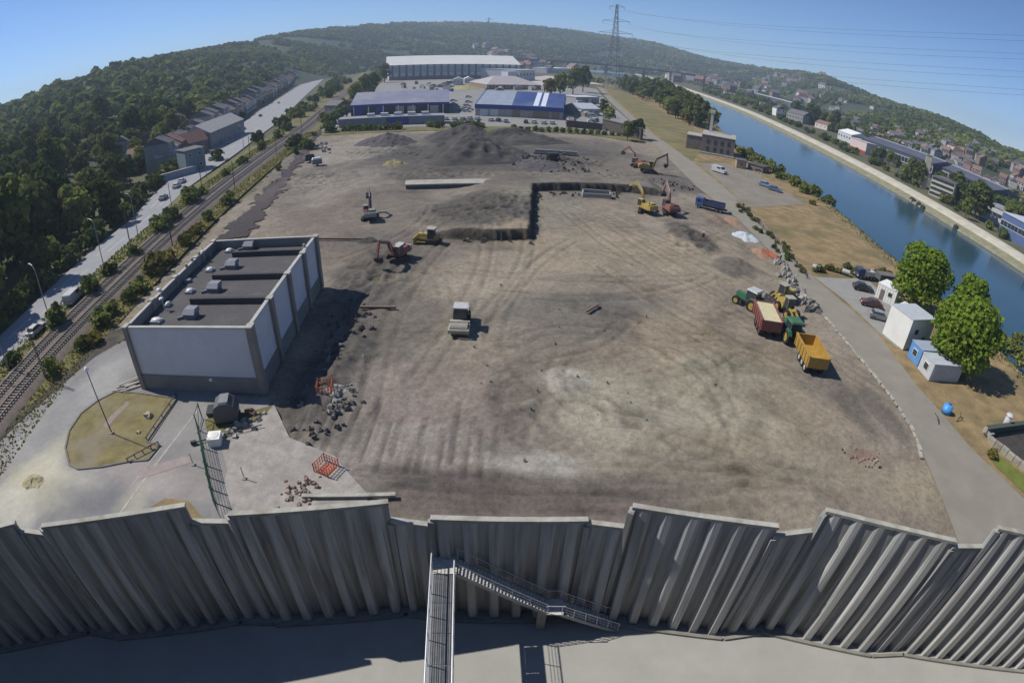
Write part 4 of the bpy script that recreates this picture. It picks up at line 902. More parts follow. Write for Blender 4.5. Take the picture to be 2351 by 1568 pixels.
# single houses at the near end of the row
block('cottage', 'dark brick cottage with faded red roof at the edge of the wood', (292,396), (352,384), 11, 5.2, M_brick, M_tile, 'gable', 3.2, (2,1,1.0,1.3), 'house')
block('gabled_house', 'grey gabled house with pale roof beside the blue green house', (362,395), (418,380), 10, 5.0, M_grey, mat('pale_roof', (.36,.35,.33), .8, .2, 1), 'gable', 3.0, (2,1,1.0,1.3), 'house')
block('rendered_house', 'blue green rendered house standing against the main road', (430,398), (474,386), 9, 7.5, mat('teal_render', (.16,.21,.23), .85, .15, 1), M_slate, 'flat', 2, (2,2,1.0,1.3), 'house')
block('farmhouse', 'large brick house with broad red brown roof above the blue green house', (418,366), (480,349), 10, 5.5, M_brick, mat('brown_tile', (.21,.12,.09), .85, .2, 1.5), 'gable', 4.2, (3,2,1.0,1.3), 'house')
block('garden_wall', 'low pale blue garden wall beside the main road', (372,418), (452,396), .5, 2.2, mat('blue_render', (.26,.30,.36), .85, .15, 1), M_cope, 'flat', 1, None, 'wall')
block('long_terrace', 'long grey terrace with pale roof ridge along the road', (486,342), (562,305), 14, 7, M_grey, mat('pale_roof', (.36,.35,.33)), 'gable', 4, (7,3,1.0,1.4), 'building')
block('works_hall', 'long works hall with white roof beyond the roadside houses', (628,166), (690,158), 40, 16, M_grey, mat('white_roof', (.50,.49,.46), .7, .1, .2), 'gable', 5, (6,1,6,5), 'building')
# ---- industrial estate behind the site
M_blue = mat('blue_sheet', (.03,.055,.22), .45, .15, .6, rand=.05)
M_blroof = mat('blue_roof_sheet', (.05,.075,.21), .4, .2, .2, metal=.1, dirt=((.14,.16,.22), .06, .7))
M_beige = mat('beige_sheet', (.33,.30,.26), .8, .15, .5)
M_pale = mat('pale_sheet', (.48,.49,.50), .6, .12, .4)
hb = HT((1094,266),(1095,240))
t, w = block('blue_warehouse', 'low warehouse with deep blue roof and white roof light strips', (1091,266), (1291,276), 62, hb, M_beige, M_blroof, 'gable', 5.5, None, 'warehouse')
obj('fascia', MB().box(w/2,-.2,hb-1.0,w+.6,.3,2.2), M_blue, t)
for f in (.10,.22,.33,.47,.58,.71,.8,.92): obj('wall_panel', MB().box(w*f,-.08,(hb-2.2)/2,w*.09,.12,hb-2.4), [M_beige, M_pale, mat('brown_sheet', (.25,.18,.13))][int(f*100)%3], t)
for f in (.66,.745): obj('roof_light', MB().add([(w*f,1,hb+.35),(w*f+2.6,1,hb+.35),(w*f+2.6,30.5,hb+5.42),(w*f,30.5,hb+5.42)], [(0,1,2,3)]), mat('roof_light', (.62,.66,.72), .4, .1, 1), t)
obj('roof_glare', MB().add([(.3,.2,hb+.13),(w*.42,.2,hb+.13),(w*.40,30.7,hb+5.48),(.8,30.7,hb+5.48)], [(0,1,2,3)]), mat('blue_roof_glare', (.28,.31,.36), .4, .2, .3), t)  # pale sheet painting the reflection on the left part of the roof
hb = HT((806,268),(803,243))
t, w = block('blue_shed', 'long open fronted shed with faded blue roof and dark bays', (806,268), (1031,260), 55, hb, mat('shed_bay_shade', (.05,.05,.065), .9, .3, .5), mat('faded_lilac_roof', (.20,.20,.27), .55, .2, .2, dirt=((.30,.29,.27), .05, .6)), 'gable', 5.0, None, 'shed')  # solid walls painted dark, standing in for the shade of open bays
obj('fascia', MB().box(w/2,-.25,hb-.5,w+.6,.3,1.1), M_blue, t)
for i in range(7): obj('column', MB().box(w*(i+.2)/6.6,-.15,hb/2,.6,.3,hb), M_pale, t)
for f in (.08,.3,.5,.62,.85): obj('bay_door', MB().box(w*f,-.1,hb*.38,w*.085,.15,hb*.7), M_blue if f < .4 else M_beige, t)
h2 = HT((778,294),(777,276))
t, w = block('front_range', 'low grey range with bright blue section facing the site', (778,294), (1020,284), 9, h2, mat('grey_blue_sheet', (.17,.19,.23), .7, .2, .4), mat('grey_roof', (.24,.24,.26), .8, .2, .4), 'flat', 1, None, 'building')
obj('blue_section', MB().box(w*.56,-.1,h2/2,w*.21,.25,h2+.3), M_blue, t)
for i in range(5): obj('roof_unit', MB().box(w*(.3+.13*i),5,h2+.9,3.5,2.5,1.5), M_pale, t)
hh = HT((893,186),(895,151))
t, w = block('great_hall', 'very long pale hall with white roof and rows of tall windows', (893,186), (1192,183), 90, hh, M_pale, mat('hall_roof', (.56,.55,.52), .6, .08, .05), 'gable', 11, None, 'hall', over=1.5)
for i in range(19): obj('pilaster', MB().box(w*(i+.5)/19,-.4,hh*.5,w*.016,.8,hh), mat('dark_pilaster', (.16,.17,.19)), t)
for i in range(18):
    wn = obj('window', MB().box(w*(i+1)/19,-.1,hh*.66,w*.028,.3,hh*.42), mat('hall_window', (.30,.34,.38), .3, .15, 1), t)
obj('wall_band', MB().box(w/2,-.2,hh*.12,w,.3,hh*.24), mat('brown_sheet', (.25,.18,.13)), t)
block('annex', 'lower pale annex at the end of the great hall', (1192,186), (1228,184), 60, hh*.7, M_pale, mat('hall_roof', (.5,.5,.5)), 'flat', 3, (5,1,5,4), 'building')
block('pavilion', 'low pavilion with pale pinkish hipped roof behind the blue warehouse', (1118,206), (1242,207), 50, 4.5, mat('brown_sheet', (.2,.15,.12)), mat('pinkish_roof', (.36,.33,.33), .8, .12, .2), 'hip', 7, (8,1,4,2), 'building')
block('silo_block', 'pale blue block standing beside white storage boxes', (1166,186), (1187,186), 14, HT((1166,186),(1167,165)), mat('pale_blue_sheet', (.45,.52,.56), .6), M_pale, 'flat', 1, None, 'building')
for k,(x0,x1,y) in enumerate(((1118,1139,182),(1141,1162,182))): block('storage_box', 'white storage box beside the pale blue block', (x0,y), (x1,y), 8, 7, M_white, M_white, 'flat', 1, None, 'container', 'white storage boxes')
for k,(x0,x1,y) in enumerate(((745,775,262),(1334,1376,266),(1322,1375,238),(1040,1064,196),(1066,1088,192))):
    block('yard_shed', ['small grey shed beside the railway and the blue shed','pale roofed shed with white canopy near the river road','long dark shed with white roof edge near the river road','white framed canopy in the works yard','white sheet canopy next to the framed canopy'][k], (x0,y), (x1,y), [12,16,14,9,9][k], [5,4,4.5,6,5][k], [M_grey,M_pale,M_grey,M_pale,M_pale][k], [M_slate,mat('pale_blue_roof',(.42,.46,.52)),M_pale,M_white,M_white][k], ['gable','gable','flat','end','end'][k], 2.5, (3,1,1.2,1.2), 'shed')
t, w = block('boundary_wall', 'dark brick compound wall near the river road', (1382,298), (1470,322), 1.2, HT((1382,298),(1381,274)), mat('dark_brick', (.085,.07,.065), .9, .3, 1.5), M_slate, 'flat', 1, None, 'wall')
t, w = block('estate_wall', 'low dark wall with shrubs between estate car park and site', (1300,292), (1382,300), .6, 3.0, mat('dark_brick', (.085,.07,.065)), M_slate, 'flat', 1, None, 'wall')
ground_sheet('estate_yard', PX('735 300,790 262,850 205,895 180,1200 180,1300 195,1370 205,1395 235,1470 300,1470 318,1380 305,1300 296'), -.05, mat('estate_asphalt', (.24,.235,.225), .95, .15, .1, dirt=((.17,.165,.15), .05, .7)))
ground_sheet('grass_strip', PX('740 312,740 300,1000 292,1310 294,1480 322,1480 330,1300 303,1000 300'), .0, M_green)
# yard heaps
def heap(name, label, px, py, rx, ry, h, m, seed, rough=.25, n=44, cat='spoil heap', xy=None, group=None):
    x, y = xy or G(px, py); r = np.random.default_rng(seed); V = []; F = []
    NR = 26; n = 84
    for i in range(NR+1):
        f = i/NR
        for k in range(n):
            a = 2*math.pi*k/n; q = 1+.35*(vnoise(np.array(math.cos(a)*2.1+9+seed), np.array(math.sin(a)*2.1+seed), seed)-.5)
            u, v = math.cos(a)*f*rx*q, math.sin(a)*f*ry*q
            w1 = fbm(np.array((u+seed*3.1)/rx*1.7), np.array((v+seed)/ry*1.7), 2, seed+3); w2 = abs(2*float(fbm(np.array((u+seed)/rx*4.5), np.array(v/ry*4.5), 4, seed))-1)
            z = h*(1-f**1.25)*(.45+.95*w1)-h*rough*w2*.9*min(1,(1-f)*4)
            V.append((u, v, float(z)-.25*f))
    for i in range(NR):
        for k in range(n): F.append((i*n+k, i*n+(k+1)%n, (i+1)*n+(k+1)%n, (i+1)*n+k))
    o = obj(name, np_mesh(name, V, [f[::-1] for f in F], True), m); o.location = (x,y,-.05); tag(o, label, cat, group); return o
M_spoil = mat('dark_spoil', (.062,.058,.054), .98, .3, .35, bump=.6, bscale=1.2, dirt=((.10,.092,.082), .12, .6))
M_spoil2 = mat('purple_spoil', (.085,.076,.078), .98, .3, .5, bump=.7, bscale=1.5)
heap('spoil_heap', 'largest dark earth mound at the back of the site', 1085,356, 20,18, 7.5, M_spoil, 61, .42)
heap('spoil_heap', 'steep dark peak behind the largest earth mound', 1060,318, 16,13, 6.0, M_spoil, 62, .25)
heap('spoil_heap', 'long low dark mound running off from the steep peak', 1165,322, 22,12, 5.0, M_spoil, 63, .4)
heap('spoil_heap', 'grey rubble mound with broken blocks near the right of the dark mounds', 1235,378, 10,9, 1.4, M_spoil2, 64, .5)
heap('spoil_heap', 'separate purplish mound towards the railway', 890,328, 12,10, 3.6, M_spoil2, 65, .4)
heap('spoil_heap', 'small pale weedy mound in front of the purplish mound', 905,376, 4,4, 1.6, mat('pale_weedy', (.21,.185,.10), .98, .4, .8, bump=.6), 66, .5)
heap('sand_heap', 'yellow green sand heap in the works yard', 1070,204, 14,9, 4, mat('yellow_sand', (.34,.30,.12), .95, .2, .2), 67)
heap('scrap_heap', 'dark scrap heap in the works yard', 1020,200, 11,9, 6, M_spoil, 68)
# concrete slab strip and remains
t = thing('concrete_slab', 'long raised pale concrete slab left standing on the site', 'slab', (*G(925,434),0)); a = np.array(G(930,434)); b = np.array(G(1140,430)); c = a*0
rz, w = orient(a, b); t.rotation_euler = (0,0,rz); t.location = (*a,0)
obj('top', MB().box(w/2,2.2,.95,w,4.8,.3), mat('pale_slab', (.33,.31,.27), .9, .2, .6), t); obj('edge_face', MB().box(w/2,1.9,.35,w-.4,3.8,1.0), mat('slab_edge', (.10,.095,.09), .9, .3, 1), t)
t = thing('loading_ramp', 'low concrete foundation wall at the back of the site', 'wall', (*G(1235,352),0)); obj('wall', MB().box(6,0,.6,14,.8,1.4,-.05), M_conc, t); obj('footing', MB().box(6,-.6,.1,15,1.2,.4,-.05), M_spoil2, t)
t = thing('concrete_trough', 'broken concrete trough against the cut excavation face', 'trough', (*G(1370,452),0)); obj('back_wall', MB().box(0,1.4,.7,7,.3,1.4), M_conc, t); obj('front_wall', MB().box(0,-.6,.45,7,.3,.9), M_conc, t)
for s in (-3.35,3.35): obj('end_wall', MB().box(s,.4,.6,.3,1.7,1.2), M_conc, t)
# parked cars and trees of the estate are placed with the vehicles below
for (px,py,k,s,lab) in ((883,190,1,2.2,'dark tree at the corner of the great hall'),(815,228,2,1.6,'green tree beside the railway near the blue shed'),(838,222,1,1.7,'dense bush like tree beside the blue shed'),(858,212,0,1.6,'dark tree above the blue shed roof'),(1262,226,5,2.2,'yellowish tree behind the blue warehouse'),(1285,224,2,2.0,'light green tree at the warehouse corner'),(1315,217,1,2.4,'dark round tree near the river road'),(1338,212,0,2.2,'second dark tree near the river road'),(1385,268,3,1.0,'small tree beside the pale roofed shed'),(1398,282,2,1.1,'light green tree beside the compound wall'),(1440,322,1,.9,'green shrub tree at the end of the compound wall'),(1462,318,0,.9,'dark shrub tree where wall meets river road')):
    x, y = G(px,py); tree(x, y, -.1, k, s*.9, lab, None, name='yard_tree')
for i,(px,py) in enumerate([(x,291+(i%3)*1.5) for i,x in enumerate(range(985,1020,9))]+[(x,293+(i%2)) for i,x in enumerate(range(1042,1110,9))]+[(x,299+(x-1180)*.055) for x in range(1180,1440,16)]+[(790+i*14,302-i*.5) for i in range(10)]):
    x, y = G(px,py); bush(x, y, 0, i%3 if i%3 != 2 else 0, 1.35 if px < 1120 else 1.0, 'hedge bush between the estate and the site', 'hedge along the estate', 'hedge_bush')
# goods and boxes standing about the works yards
GD = [mat('goods_'+str(i), c, .8, .2, .6, rand=.2) for i,c in enumerate(((.45,.45,.43),(.16,.15,.14),(.30,.22,.15),(.10,.13,.20),(.34,.33,.30)))]
GN = ['white','dark grey','brown','navy','beige']
for i in range(64):
    px, py = rng.uniform(900,1240), rng.uniform(188,212)
    if 1040 < px < 1110 and py > 190: continue
    if i > 48: px, py = rng.uniform(1300,1375), rng.uniform(222,290)
    x, y = G(px,py); k = int(rng.integers(0,5)); t = thing('goods_stack', GN[k]+' stack of goods in the works yards behind the site', 'goods', (x,y,-.05), rng.uniform(0,3), 'goods stacks '+GN[k])
    w_, d2, h_ = rng.uniform(2,8), rng.uniform(2,3.5), rng.uniform(1.2,3.2); obj('pallets', MB().box(0,0,h_/2,w_,d2,h_), GD[k], t); obj('top_layer', MB().box(w_*.1,0,h_+.3,w_*.6,d2*.8,.6), GD[(k+1)%5], t)
# ---- brick house on the river bank
A_, B_ = np.array(G(1607,350)), np.array(G(1683,364)); rz, w = orient(A_, B_); hbk = HT((1607,350),(1614,309))
M_bh = mat('old_brick', (.20,.165,.145), .9, .25, 1.2, dirt=((.11,.095,.09), .5, .6))
t, w = block('brick_house', 'derelict flat roofed brick house with tall pale chimney by the river', (1607,350), (1683,364), 17, hbk, M_bh, mat('pale_parapet', (.33,.31,.28), .9, .2, 1), 'flat', 1, None, 'house', over=.15)
for f in (.2,.42,.62,.82):
    win(t, w*f, hbk*.68, 1.3, 1.9, frame=False); win(t, w*f, hbk*.28, 1.2, 1.8, frame=False)
for i in range(6):
    o = obj('window', MB().box(-.05, 2+i*2.6, hbk*.62, .1, 1.2, 2.2), M_glass, t)
ch = obj('chimney', MB().fr(2.2,3.6,13,14.4,hbk,2.35,3.45,13.15,14.25,hbk+8.5), mat('pale_chimney', (.50,.46,.40), .9, .15, 1), t)
obj('chimney_cap', MB().box(2.9,13.7,hbk+8.9,2.1,2.1,1.1), mat('pale_chimney', (.5,.46,.4)), ch)
wg = obj('wing', MB().box(-3.2,11,hbk*.38,6.4,11,hbk*.76), M_bh, t); obj('wing_roof', MB().box(-3.2,11,hbk*.76+.1,6.8,11.4,.25), mat('pale_parapet', (.33,.31,.28)), wg)
obj('terrace', MB().box(w/2,-.8,.3,w+1,1.6,.5), M_conc, t)
x, y = G(1632,320); c_ = crown_mesh('crown', 2.6, 11, 900, .7, 10, .5, 501, .75); c_.materials.append(LEAF['dark']); t = thing('conifer', 'dark conical evergreen behind the brick house chimney', 'tree', (x+5,y+18,0)); obj('crown', c_, None, t); tm = trunk_mesh(9,.2,2,5); tm.materials.append(M_bark); obj('trunk', tm, None, t)
block('brick_shed', 'small brick outbuilding with low wall beside the brick house', (1690,386), (1712,390), 5, 3.0, mat('ochre_brick', (.33,.25,.16), .9, .2, 1), M_slate, 'flat', 1, (1,1,1,1), 'shed')
block('low_ruin', 'low dark brick ruin on the bank behind the white gate', (1716,388), (1750,398), 6, 2.2, M_bh, M_spoil2, 'flat', 1, None, 'wall')
t = thing('white_gate', 'white painted gate frame on the riverside parking place', 'gate', (*G(1713,404),0), -.3)
obj('post', MB().box(0,0,1.1,.25,.25,2.2), M_white, t); obj('post', MB().box(5,0,1.1,.25,.25,2.2), M_white, t); obj('rail', MB().box(2.5,0,2.1,5,.15,.15), M_white, t); obj('rail', MB().box(2.5,0,1.1,5,.1,.12), M_white, t)

# ---- opposite bank
def sheds(*a, **k): return block(*a, **k)
block('long_shed', 'long grey shed with pale roof furthest up the opposite bank', (1586,190), (1697,213), 26, 8, mat('dark_sheet', (.07,.075,.085), .8), M_pale, 'flat', 2, (14,1,4,3), 'warehouse')
block('long_shed', 'second pale roofed shed in line behind the white lorries', (1721,221), (1815,247), 24, 8, mat('dark_sheet', (.07,.075,.085)), M_pale, 'flat', 2, (12,1,4,3), 'warehouse')
block('white_shed', 'low white shed beside the white lorries', (1660,217), (1694,225), 10, 4, M_white, M_white, 'flat', 1, None, 'shed')
block('white_villa', 'white house with bright gable on the opposite bank', (1781,266), (1802,270), 12, 8, M_white, M_slate, 'end', 3, (2,2,1.5,1.6), 'house')
block('grey_works', 'grey works building next to the white house across the river', (1804,274), (1842,284), 18, 8, M_grey, M_slate, 'gable', 4, (6,1,2,2), 'building')
block('bank_cottage', 'cottage with brown roof between trees across the river', (1870,292), (1898,300), 12, 5, M_rend, mat('brown_tile', (.21,.12,.09)), 'gable', 3, (3,1,1.2,1.3), 'house')
block('white_works', 'cluster of white works sheds across the river', (1922,318), (1952,330), 18, 7, M_pale, M_white, 'gable', 3, (5,1,2,2), 'building')
t, w = block('red_base_shed', 'white shed with red base band at the towpath', (1950,340), (1986,355), 16, 8, mat('pinkish_white', (.55,.45,.42), .8), mat('pinkish_roof2', (.5,.42,.40), .8), 'flat', 2, None, 'shed')
obj('base_band', MB().box(w/2,-.15,1.0,w,.2,2.0), mat('red_base', (.28,.05,.04)), t)
t, w = block('blue_factory', 'long dark blue factory with pale lilac ridge line across the river', (1972,347), (2136,409), 34, 9.5, mat('navy_sheet', (.055,.065,.11), .7, .3, .1), mat('dark_factory_roof', (.085,.09,.115), .6, .25, .15), 'gable', 3, (22,1,3.2,4), 'factory')
obj('ridge_cap', MB().box(w/2,17,9.5+3.0,w,1.6,.5), mat('lilac_ridge', (.36,.37,.47), .5, .1, .3), t)
t, w = block('blue_factory', 'dark factory with pale ridge standing behind the office block', (2146,409), (2274,469), 30, 8.5, mat('navy_sheet2', (.05,.06,.085), .7, .3, .1), mat('dark_factory_roof', (.085,.09,.115)), 'gable', 3, (18,1,3,4), 'factory')
obj('ridge_cap', MB().box(w/2,15,8.5+3.0,w,1.6,.5), mat('lilac_ridge', (.36,.37,.47)), t)
hc = 17.0; x, y = G(2118,431); t = thing('square_chimney', 'tall square beige concrete tower at the towpath', 'chimney', (x,y,0), .95)
obj('shaft', MB().fr(-1.8,1.8,-1.8,1.8,0,-1.5,1.5,-1.5,1.5,hc), mat('beige_concrete', (.42,.39,.29), .9, .12, .3), t); obj('rim', MB().box(0,0,hc+.3,3.4,3.4,.6), M_conc, t)
block('office_block', 'beige office block with rows of windows beside the square tower', (2132,446), (2182,467), 14, 9.5, mat('beige_render', (.42,.39,.28), .9, .1, .5), M_slate, 'flat', 1, (9,4,1.9,1.6), 'office')
block('grey_store', 'grey flat store behind dark trees across the river', (2252,498), (2306,524), 20, 7, M_pale, mat('grey_roof', (.24,.24,.26)), 'flat', 1, (5,1,3,2), 'building')
block('blue_store', 'bright blue sheeted warehouse beside the towpath', (2290,535), (2370,580), 26, 9, mat('bright_blue_sheet', (.09,.13,.26), .5, .12, .3), mat('pale_blue_roof', (.42,.46,.52)), 'flat', 1, (10,1,2.2,2.5), 'warehouse')
for i,(px,py,k,s) in enumerate(((1640,195,1,1.6),(1660,203,0,1.6),(1540,170,1,2.4),(1560,176,0,2.6),(1520,163,2,2.4),(1495,158,1,2.6),(1470,153,0,2.6),(1450,149,1,2.6),(1580,180,2,2.2),(1610,187,1,2.0),(1706,212,0,2.4),(1716,215,1,2.4),(1640,186,2,2.2),(1680,196,1,2.2),(1720,205,2,2.2),(1760,216,1,2.2),(1800,228,2,2.0),(1856,284,3,1.8),(1866,288,0,1.7),(1826,262,1,1.8),(1890,290,1,1.6),(1905,300,2,1.6),(1915,296,0,1.6),(1940,312,1,1.3),(2090,420,1,1.2),(2106,427,0,1.1),(2075,410,2,.9),(2188,462,0,1.3),(2196,468,4,1.2),(2226,492,1,1.4),(2236,500,4,1.4),(2246,505,0,1.3),(2215,500,2,.8),(2310,522,2,1.3),(2330,530,1,1.2),(2345,520,0,1.2),(2040,380,2,.9),(2020,372,1,.9),(2005,366,2,.8),(2055,390,1,.8))):
    x, y = G(px,py); tree(x, y, -.1, k, s, ['dense dark tree on the opposite bank','mid green tree on the opposite bank','light green tree on the opposite bank','slender mid green tree on the opposite bank','broad dark tree on the opposite bank'][k], f'trees on the opposite bank {k}', name='bank_tree')
for i in range(120):          # scrub belt along the far bank road
    y = rng.uniform(100,900); x = float(fbw(y))+rng.uniform(15,26)+y*.02
    bush(x, y, -.1, int(rng.choice([0,1,3])), rng.uniform(.8,1.6)*(1+y*.0016), 'bush in the scrub belt above the towpath', 'scrub above the towpath', 'scrub_bush')
# houses climbing the hillside across the river
nh = 0
for _ in range(4000):
    a = rng.uniform(30,57); rf = float(r_foot(a)); r = rf*rng.uniform(.82,1.8); x, y = r*math.sin(math.radians(a)), r*math.cos(math.radians(a))
    if x < float(fbw(y))+120 or fbm(np.array(x/90.), np.array(y/90.), 2, 71) < .44: continue
    house(int(rng.choice([1,4,0,3,3,2,2])), x, y, max(float(hill(x,y)),0)-.3, rng.uniform(-.9,.3)+ (math.pi/2 if rng.random()<.25 else 0)-math.radians(a)*.6, rng.uniform(.72,1.05), 'on the hillside across the river', 'houses on the hillside across the river')
    nh += 1
    if nh >= 190: break
for _ in range(130):
    a = rng.uniform(-5,30); r = rng.uniform(1050,2000); x, y = r*math.sin(math.radians(a)), r*math.cos(math.radians(a))
    if float(nbw(y))-40 < x < float(fbw(y))+40: continue
    house(int(rng.integers(0,5)), x, y, max(float(hill(x,y)),0)-.3, rng.uniform(-1,1), rng.uniform(1.6,2.6), 'in the far settlement below the hills', 'houses of the far settlement')
block('white_plant', 'long white plant building beyond the pylon', (1420,147), (1560,166), 60, 24, M_white, M_white, 'flat', 1, (18,1,7,6), 'building')
block('distant_works', 'hazy white works on the plain below the hills', (1690,166), (1735,176), 50, 22, M_pale, M_white, 'flat', 1, (6,1,8,6), 'building')
block('riverside_works', 'low pale works buildings beside the distant bridge', (1085,150), (1195,150), 60, 26, mat('pale_blue_sheet', (.45,.52,.56)), M_white, 'flat', 1, (12,1,8,8), 'building')
block('quay_sheds', 'pale quay buildings beside the far river bend', (1255,168), (1310,168), 30, 9, M_pale, M_white, 'flat', 1, (6,1,4,3), 'building')
ground_sheet('stone_quay', PX('1200 200,1205 180,1255 174,1300 178,1350 187,1392 196,1330 192'), -.04, mat('pale_quay', (.42,.38,.33), .95, .15, .03))
# distant road bridge
t = thing('road_bridge', 'distant dark road bridge crossing the river valley', 'bridge', (60,1330,0))
obj('deck', MB().box(90,0,21,560,14,4.5), mat('bridge_concrete', (.10,.10,.11), .9), t)
for i in range(6): obj('pier', MB().box(-130+i*88,0,9,7,10,19), mat('bridge_concrete', (.1,.1,.11)), t)
t.rotation_euler = (0,0,-.12)
# chimney stacks far away
for (px,py,ty,lab) in ((688,150,112,'dark church spire rising above the roadside houses'),(1665,176,142,'thin dark chimney on the far plain')):
    x, y = G(px,py); h = HT((px,py),(px,ty)); t = thing('far_tower', lab, 'tower', (x,y,0)); obj('shaft', MB().box(0,0,h*.35,h*.13,h*.13,h*.7), M_slate, t); obj('spire', MB().cyl((0,0,h*.7),(0,0,h),h*.09,.2,6), M_slate, t)
# ---- pylons and overhead power lines
M_pyl = mat('pylon_steel', (.17,.18,.20), .6, .1, 1, metal=.3)
def pylon(x, y, z, h, wd, rz, label, r):
    t = thing('pylon', label, 'pylon', (x,y,z), rz); hw = lambda f: wd*.5*(1-f)**1.15+.9
    def leg(s, q): return [(s*hw(f), q*hw(f)*.9, h*f) for f in np.linspace(0,1,9)]
    for s in (-1,1):
        for q in (-1,1): obj('leg', MB().tube(leg(s,q), r, 5), M_pyl, t)
    br = MB()
    for i in range(16):
        f0, f1 = i/16, (i+1)/16
        for q in (-1,1):
            br.tube([(-hw(f0),q*hw(f0)*.9,h*f0),(hw(f1),q*hw(f1)*.9,h*f1)], r*.6, 4); br.tube([(hw(f0),q*hw(f0)*.9,h*f0),(-hw(f1),q*hw(f1)*.9,h*f1)], r*.6, 4)
        for s in (-1,1): br.tube([(s*hw(f0),-hw(f0)*.9,h*f0),(s*hw(f1),hw(f1)*.9,h*f1)], r*.6, 4)
    obj('lattice', br, M_pyl, t); tips = []
    for f, L_ in ((.97,h*.085),(.80,h*.16),(.66,h*.20),(.53,h*.15)):
        for s in (-1,1):
            ar = MB().tube([(0,0,h*f),(s*L_,0,h*f+.6)], r*.9, 4).tube([(0,0,h*f+h*.035),(s*L_,0,h*f+.6)], r*.7, 4); a_ = obj('cross_arm', ar, M_pyl, t)
            obj('insulator', MB().cyl((s*L_,0,h*f+.6),(s*L_,0,h*f-3),r*.8,r*.8,5), M_pyl, a_); tips.append((s*L_, h*f-3))
    return t, tips
d = ray(1408,150); D_ = 640.; L_ = math.hypot(d.x,d.y); px_, py_ = d.x/L_*D_, d.y/L_*D_
dt = ray(1411,10); hp = CAM_H+dt.z/math.hypot(dt.x,dt.y)*D_
P1, tips = pylon(px_, py_, -.5, hp, 13, -.5, 'tall lattice pylon with four pairs of arms across the river', .28)
d = ray(1120,130); D_ = 1900.; L_ = math.hypot(d.x,d.y); hq = CAM_H+ray(1120,42).z/math.hypot(ray(1120,42).x, ray(1120,42).y)*D_
pylon(d.x/L_*D_, d.y/L_*D_, 0, hq, 16, .3, 'faint distant pylon standing in front of the hills', .4)
for i, (lx, lz) in enumerate(tips[:8]):
    a = Vector((px_+math.cos(-.5)*lx, py_+math.sin(-.5)*lx, lz-.5))
    dr = ray(2420, 85+ (i//2)*42 + (i%2)*12); L_ = math.hypot(dr.x,dr.y); b = Vector((dr.x/L_*430, dr.y/L_*430, CAM_H+dr.z/L_*430))
    pts_ = [a.lerp(b, f)-Vector((0,0,22*4*f*(1-f))) for f in np.linspace(0,1,25)]
    tag(obj('power_line', MB().tube(pts_, .07, 4), mat('cable', (.05,.05,.055), .6)), 'thin overhead power line hanging from the tall pylon', 'cable', 'power lines from the tall pylon')
# ================================================================== VEHICLES (own axes: +X forward, origin on the ground)
PAINT = {}
def paint(name, rgb, rough=.4): return mat('paint_'+name, tuple(c*.60+.03 for c in rgb), rough+.1, .22, 1.4, spec=.4, dirt=((rgb[0]*.35+.09,rgb[1]*.35+.08,rgb[2]*.35+.06), 1.1, .85))
P_yel = paint('yellow', (.58,.40,.05)); P_red = paint('red', (.30,.07,.05)); P_org = paint('orange_red', (.34,.11,.065)); P_gre = paint('green', (.02,.17,.06)); P_gold = paint('golden', (.58,.32,.02))
P_cream = paint('cream', (.55,.52,.42)); P_white = paint('white', (.70,.70,.69)); P_blue = paint('blue', (.06,.15,.42)); P_navy = paint('navy', (.02,.045,.16)); P_sil = paint('silver', (.38,.39,.41)); P_blk = paint('black', (.02,.02,.022)); P_dred = paint('dark_red', (.16,.03,.03)); P_lblue = paint('light_blue', (.20,.33,.50)); P_grn2 = paint('pale_green', (.30,.36,.30))
M_track = mat('crawler_track', (.045,.04,.036), .9, .35, 2, dirt=((.14,.12,.095), 1.5, .6))
M_chrome = mat('bright_steel', (.55,.55,.52), .35, .1, 2, metal=.5)
M_headl = mat('headlight_glass', (.75,.75,.72), .2, .05, 3); M_taill = mat('taillight', (.30,.02,.02), .3, .1, 3)
WM = {}
def wheel_mesh(r, w):
    if (r,w) not in WM:
        t_ = MB(); n = 16
        prof = [(-w/2,r*.62),(-w/2,r*.92),(-w*.38,r),(w*.38,r),(w/2,r*.92),(w/2,r*.62)]
        V = [(q*math.cos(2*math.pi*k/n), y, q*math.sin(2*math.pi*k/n)) for y,q in prof for k in range(n)]
        t_.add(V, [(i*n+k, i*n+(k+1)%n, (i+1)*n+(k+1)%n, (i+1)*n+k) for i in range(5) for k in range(n)])
        rim = MB().cyl((0,-w*.36,0),(0,w*.36,0),r*.63,r*.63,14).cyl((0,-w*.42,0),(0,w*.42,0),r*.2,r*.2,8)
        WM[(r,w)] = (t_.mesh('tyre'), rim.mesh('rim'))
    return WM[(r,w)]
def wheel(parent, x, y, r, w, rim):
    a, b = wheel_mesh(r, w); o = obj('wheel', a, M_tyre, parent); o.location = (x,y,r)
    key = b.name+rim.name; me = WM.get(key)
    if me is None: me = b.copy(); me.materials.clear(); me.materials.append(rim); WM[key] = me
    obj('rim', me, None, o); return o
def veh(name, label, cat, px, py, rz, group=None, z=None, s=1.0):
    x, y = G(px, py); t = thing(name, label, cat, (x, y, (site_z(x,y)+.02) if z is None else z), rz, group); t.scale = (s,s,s); return t
def heading(p0, p1):          # world heading between two photo pixels on the ground
    a, b = G(*p0), G(*p1); return math.atan2(b[1]-a[1], b[0]-a[0])
